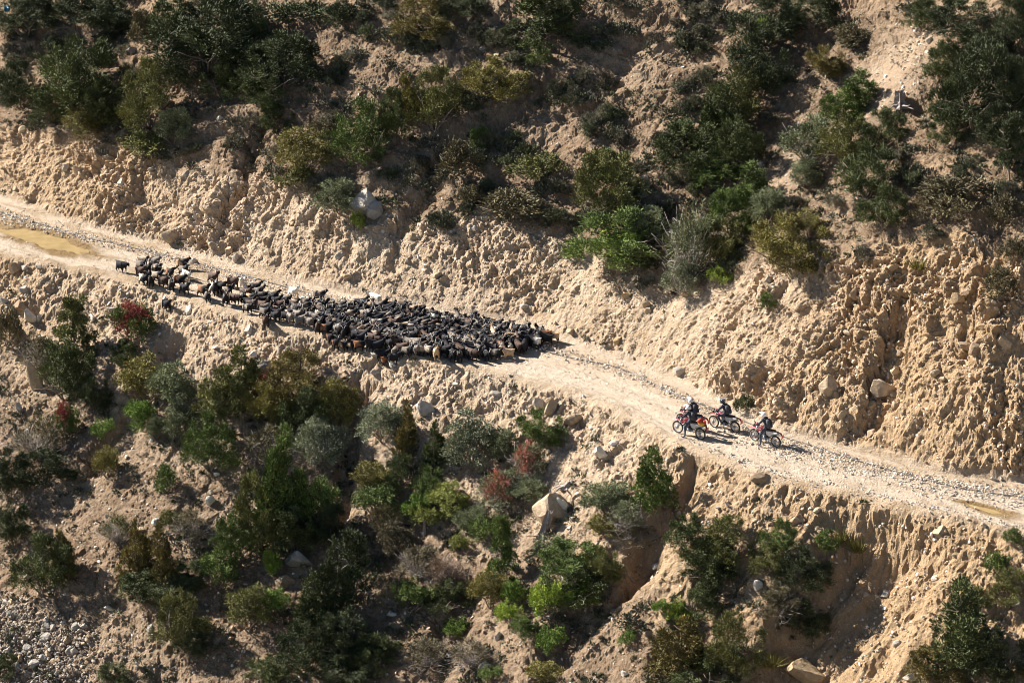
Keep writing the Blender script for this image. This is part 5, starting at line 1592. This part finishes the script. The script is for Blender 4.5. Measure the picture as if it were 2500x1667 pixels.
def rider_mesh(name, lfoot=False, lean=0.0, turn=0.0):
    L = lean
    N = [(-.16,0,.985,.15,.14),(-.13,0,1.14,.15,.13),(-.06+L,0,1.32,.17,.135),(-.01+L,0,1.45,.12,.11),(.02+L,0,1.53,.06,.06),(.05+L,0,1.63,.085,.095)]
    E = [(0,1),(1,2),(2,3),(3,4),(4,5)]
    for s_ in (1, -1):
        k = len(N)
        N += [(-.02+L,.19*s_,1.42,.072),(.13+L*.6,.31*s_,1.24,.052),(.31,.34*s_,1.13,.040)]
        E += [(3,k),(k,k+1),(k+1,k+2)]
        k = len(N)
        if lfoot and s_ == 1:
            N += [(-.10,.14,.93,.105),(.12,.27,.60,.072),(.02,.36,.33,.052),(.03,.38,.10,.045),(.18,.42,.045,.045)]
        else:
            N += [(-.08,.13*s_,.95,.105),(.28,.21*s_,.83,.075),(.12,.20*s_,.56,.055),(.0,.20*s_,.42,.047),(.14,.22*s_,.385,.045)]
        E += [(0,k),(k,k+1),(k+1,k+2),(k+2,k+3),(k+3,k+4)]
    me = skin_mesh(name, N, E, M_JKT, 1, 0)
    me.materials.append(M_TROU); me.materials.append(M_BLK); me.materials.append(M_SKIN)
    for p in me.polygons:
        c = p.center
        if c.z < 1.0 and abs(c.y) < .5 and c.x < .45 and not (c.z > 1.0): p.material_index = 1
        if c.z > 1.53 and abs(c.y) < .13: p.material_index = 3
        if c.z < (.16 if (lfoot and c.y > .25) else .40) or (c.z < .45 and not (lfoot and c.y > .25)): p.material_index = 2
    return me
def hand_mesh(s_):
    ps = [[((.29, .34*s_, 1.145), .034), ((.345, .34*s_, 1.135), .042), ((.375, .34*s_, 1.125), .036)]]
    for i in range(4):
        y = (.305+.024*i)*s_; ps.append([((.37, y, 1.14), .013), ((.405-.003*i, y, 1.125), .012), ((.405, y, 1.09), .011), ((.375, y, 1.075), .010)])
    ps.append([((.33, .30*s_, 1.13), .014), ((.35, .285*s_, 1.10), .013), ((.375, .285*s_, 1.085), .011)])
    return pipe('hand', ps, M_BLK, 6)
HAND = [hand_mesh(1), hand_mesh(-1)]
def helmet_parts(col, stripe):
    bm = bmesh.new(); bmesh.ops.create_uvsphere(bm, u_segments=20, v_segments=14, radius=.138)
    for v_ in bm.verts:
        v_.co.x *= 1.1; v_.co.z *= 1.02
        if v_.co.z < -.05: v_.co.x += .05*(v_.co.x > 0)*min(1, (-.05-v_.co.z)/.06); v_.co.z = max(v_.co.z, -.13)
    shell = bm_mesh('helmet_shell', bm, col, True)
    vis = loft('visor', [(.10,.02,.115,.055),(.145,.015,.095,.05),(.168,.01,.06,.042)], M_VIS)
    chin = loft('chin_bar', [(.08,-.085,.11,.035),(.16,-.09,.08,.03),(.195,-.09,.035,.025)], col)
    peak = plate('peak', [(.08,.13),(.24,.12),(.25,.105),(.08,.10)], -.08, .16, col)
    st_ = pipe('stripe', [[((.02, y, .154-abs(y)*.12), .012), ((-.10, y, .125), .014), ((-.165, y, .02), .012)] for y in (-.045, .045)], stripe, 5)
    return shell, vis, chin, peak, st_
def rider(b, label, helm, stripe, lfoot=False, lean=0.0, pack='dark grey backpack', hturn=0.0):
    root = bpy.data.objects.new('person', None); COL.objects.link(root)
    root.matrix_world = b.matrix_world.copy() if False else Matrix.Translation(b.location) @ b.rotation_euler.to_matrix().to_4x4()
    root['label'] = label; root['category'] = 'person'; root['group'] = 'riders on the motorcycles'
    link('body', rider_mesh('rider_body', lfoot, lean), root)
    link('glove', HAND[0], root); link('glove', HAND[1], root)
    sh, vi, chn, pk, st_ = helmet_parts(helm, stripe)
    h = link('helmet', sh, root); h.location = (.055+lean, 0, 1.66); h.rotation_euler = (0, .08, hturn)
    link('visor', vi, h); link('chin_bar', chn, h); link('peak', pk, h); link('stripe', st_, h)
    # backpack: held on the back, a thing of its own
    pr = bpy.data.objects.new('backpack', None); COL.objects.link(pr); pr.matrix_world = root.matrix_world.copy()
    pr['label'] = pack; pr['category'] = 'backpack'
    bg_ = loft('bag', [(-.40,1.20,.10,.16),(-.36,1.22,.155,.23),(-.27,1.24,.17,.26),(-.20+lean*.5,1.26,.155,.24)], M_PACK)
    link('bag', bg_, pr)
    link('pocket', loft('pocket', [(-.47,1.12,.07,.07),(-.44,1.13,.11,.11),(-.36,1.14,.12,.12)], M_PACK), pr)
    for s_ in (1, -1):
        link('strap', pipe('strap', [[((-.18, .10*s_, 1.44), .018), ((-.03+lean, .12*s_, 1.52), .018), ((.10+lean, .13*s_, 1.38), .016), ((.02, .15*s_, 1.18), .014), ((-.16, .14*s_, 1.08), .014)]], M_BLK, 5), pr)
    return root
def gm_(x, y): return 1600+x/6.918, 940+y/6.918
f1, r1 = gm_(408, 815), gm_(735, 912)
b1 = bike(*f1, *r1, 'red motorcycle nearest the camera at the left of the group, loaded with bright bags')
b2 = bike(f1[0]+7, f1[1]-19, r1[0]+7, r1[1]-18, 'red motorcycle mostly hidden behind the loaded one')
f3, r3 = gm_(1010, 718), gm_(1345, 800)
b3 = bike(*f3, *r3, 'red motorcycle in the middle, closest to the bank')
f4, r4 = gm_(1680, 942), gm_(2040, 1048)
b4 = bike(*f4, *r4, 'red motorcycle on its own at the right')
rider(b1, 'rider nearest the camera, white black-striped helmet, one foot on the ground', M_HWH, M_HBK, True, .02, 'dark backpack worn by the nearest rider with the striped white helmet')
rider(b2, 'rider with a white, red and black helmet behind the nearest rider', M_HWH, M_HRD, False, -.02, 'black backpack worn by the hidden rider with the red and white helmet')
rider(b3, 'rider in black with a dark helmet on the middle motorcycle', M_HBK, M_GRP, False, .0, 'grey backpack worn by the rider with the dark helmet')
rider(b4, 'rider in black with a plain white helmet on the rightmost motorcycle', M_HWH, M_HWH, True, .03, 'large black backpack worn by the rightmost rider')
# luggage strapped on the nearest motorcycle
def luggage(nm, me, label):
    o = link(nm, me, None, label, 'luggage'); o.matrix_world = Matrix.Translation(b1.location) @ b1.rotation_euler.to_matrix().to_4x4(); return o
luggage('red_bag', pipe('red_bag', [[((-.72, -.22, 1.12), .05), ((-.72, -.20, 1.12), .12), ((-.72, .18, 1.12), .12), ((-.72, .21, 1.12), .05)]], M_REDB, 12), 'red roll bag strapped on the tail of the nearest motorcycle')
luggage('yellow_bag', loft('yellow_bag', [(-.98,.95,.05,.05),(-.94,.96,.16,.10),(-.72,.97,.18,.11),(-.60,.97,.14,.08),(-.58,.97,.06,.05)], M_YEL), 'yellow bag on the tail of the nearest motorcycle under the red roll')
luggage('red_pouch', loft('red_pouch', [(-1.05,1.06,.03,.03),(-1.02,1.06,.09,.08),(-.9,1.07,.09,.08),(-.87,1.07,.03,.03)], M_REDB), 'small red pouch hanging at the back of the nearest motorcycle')
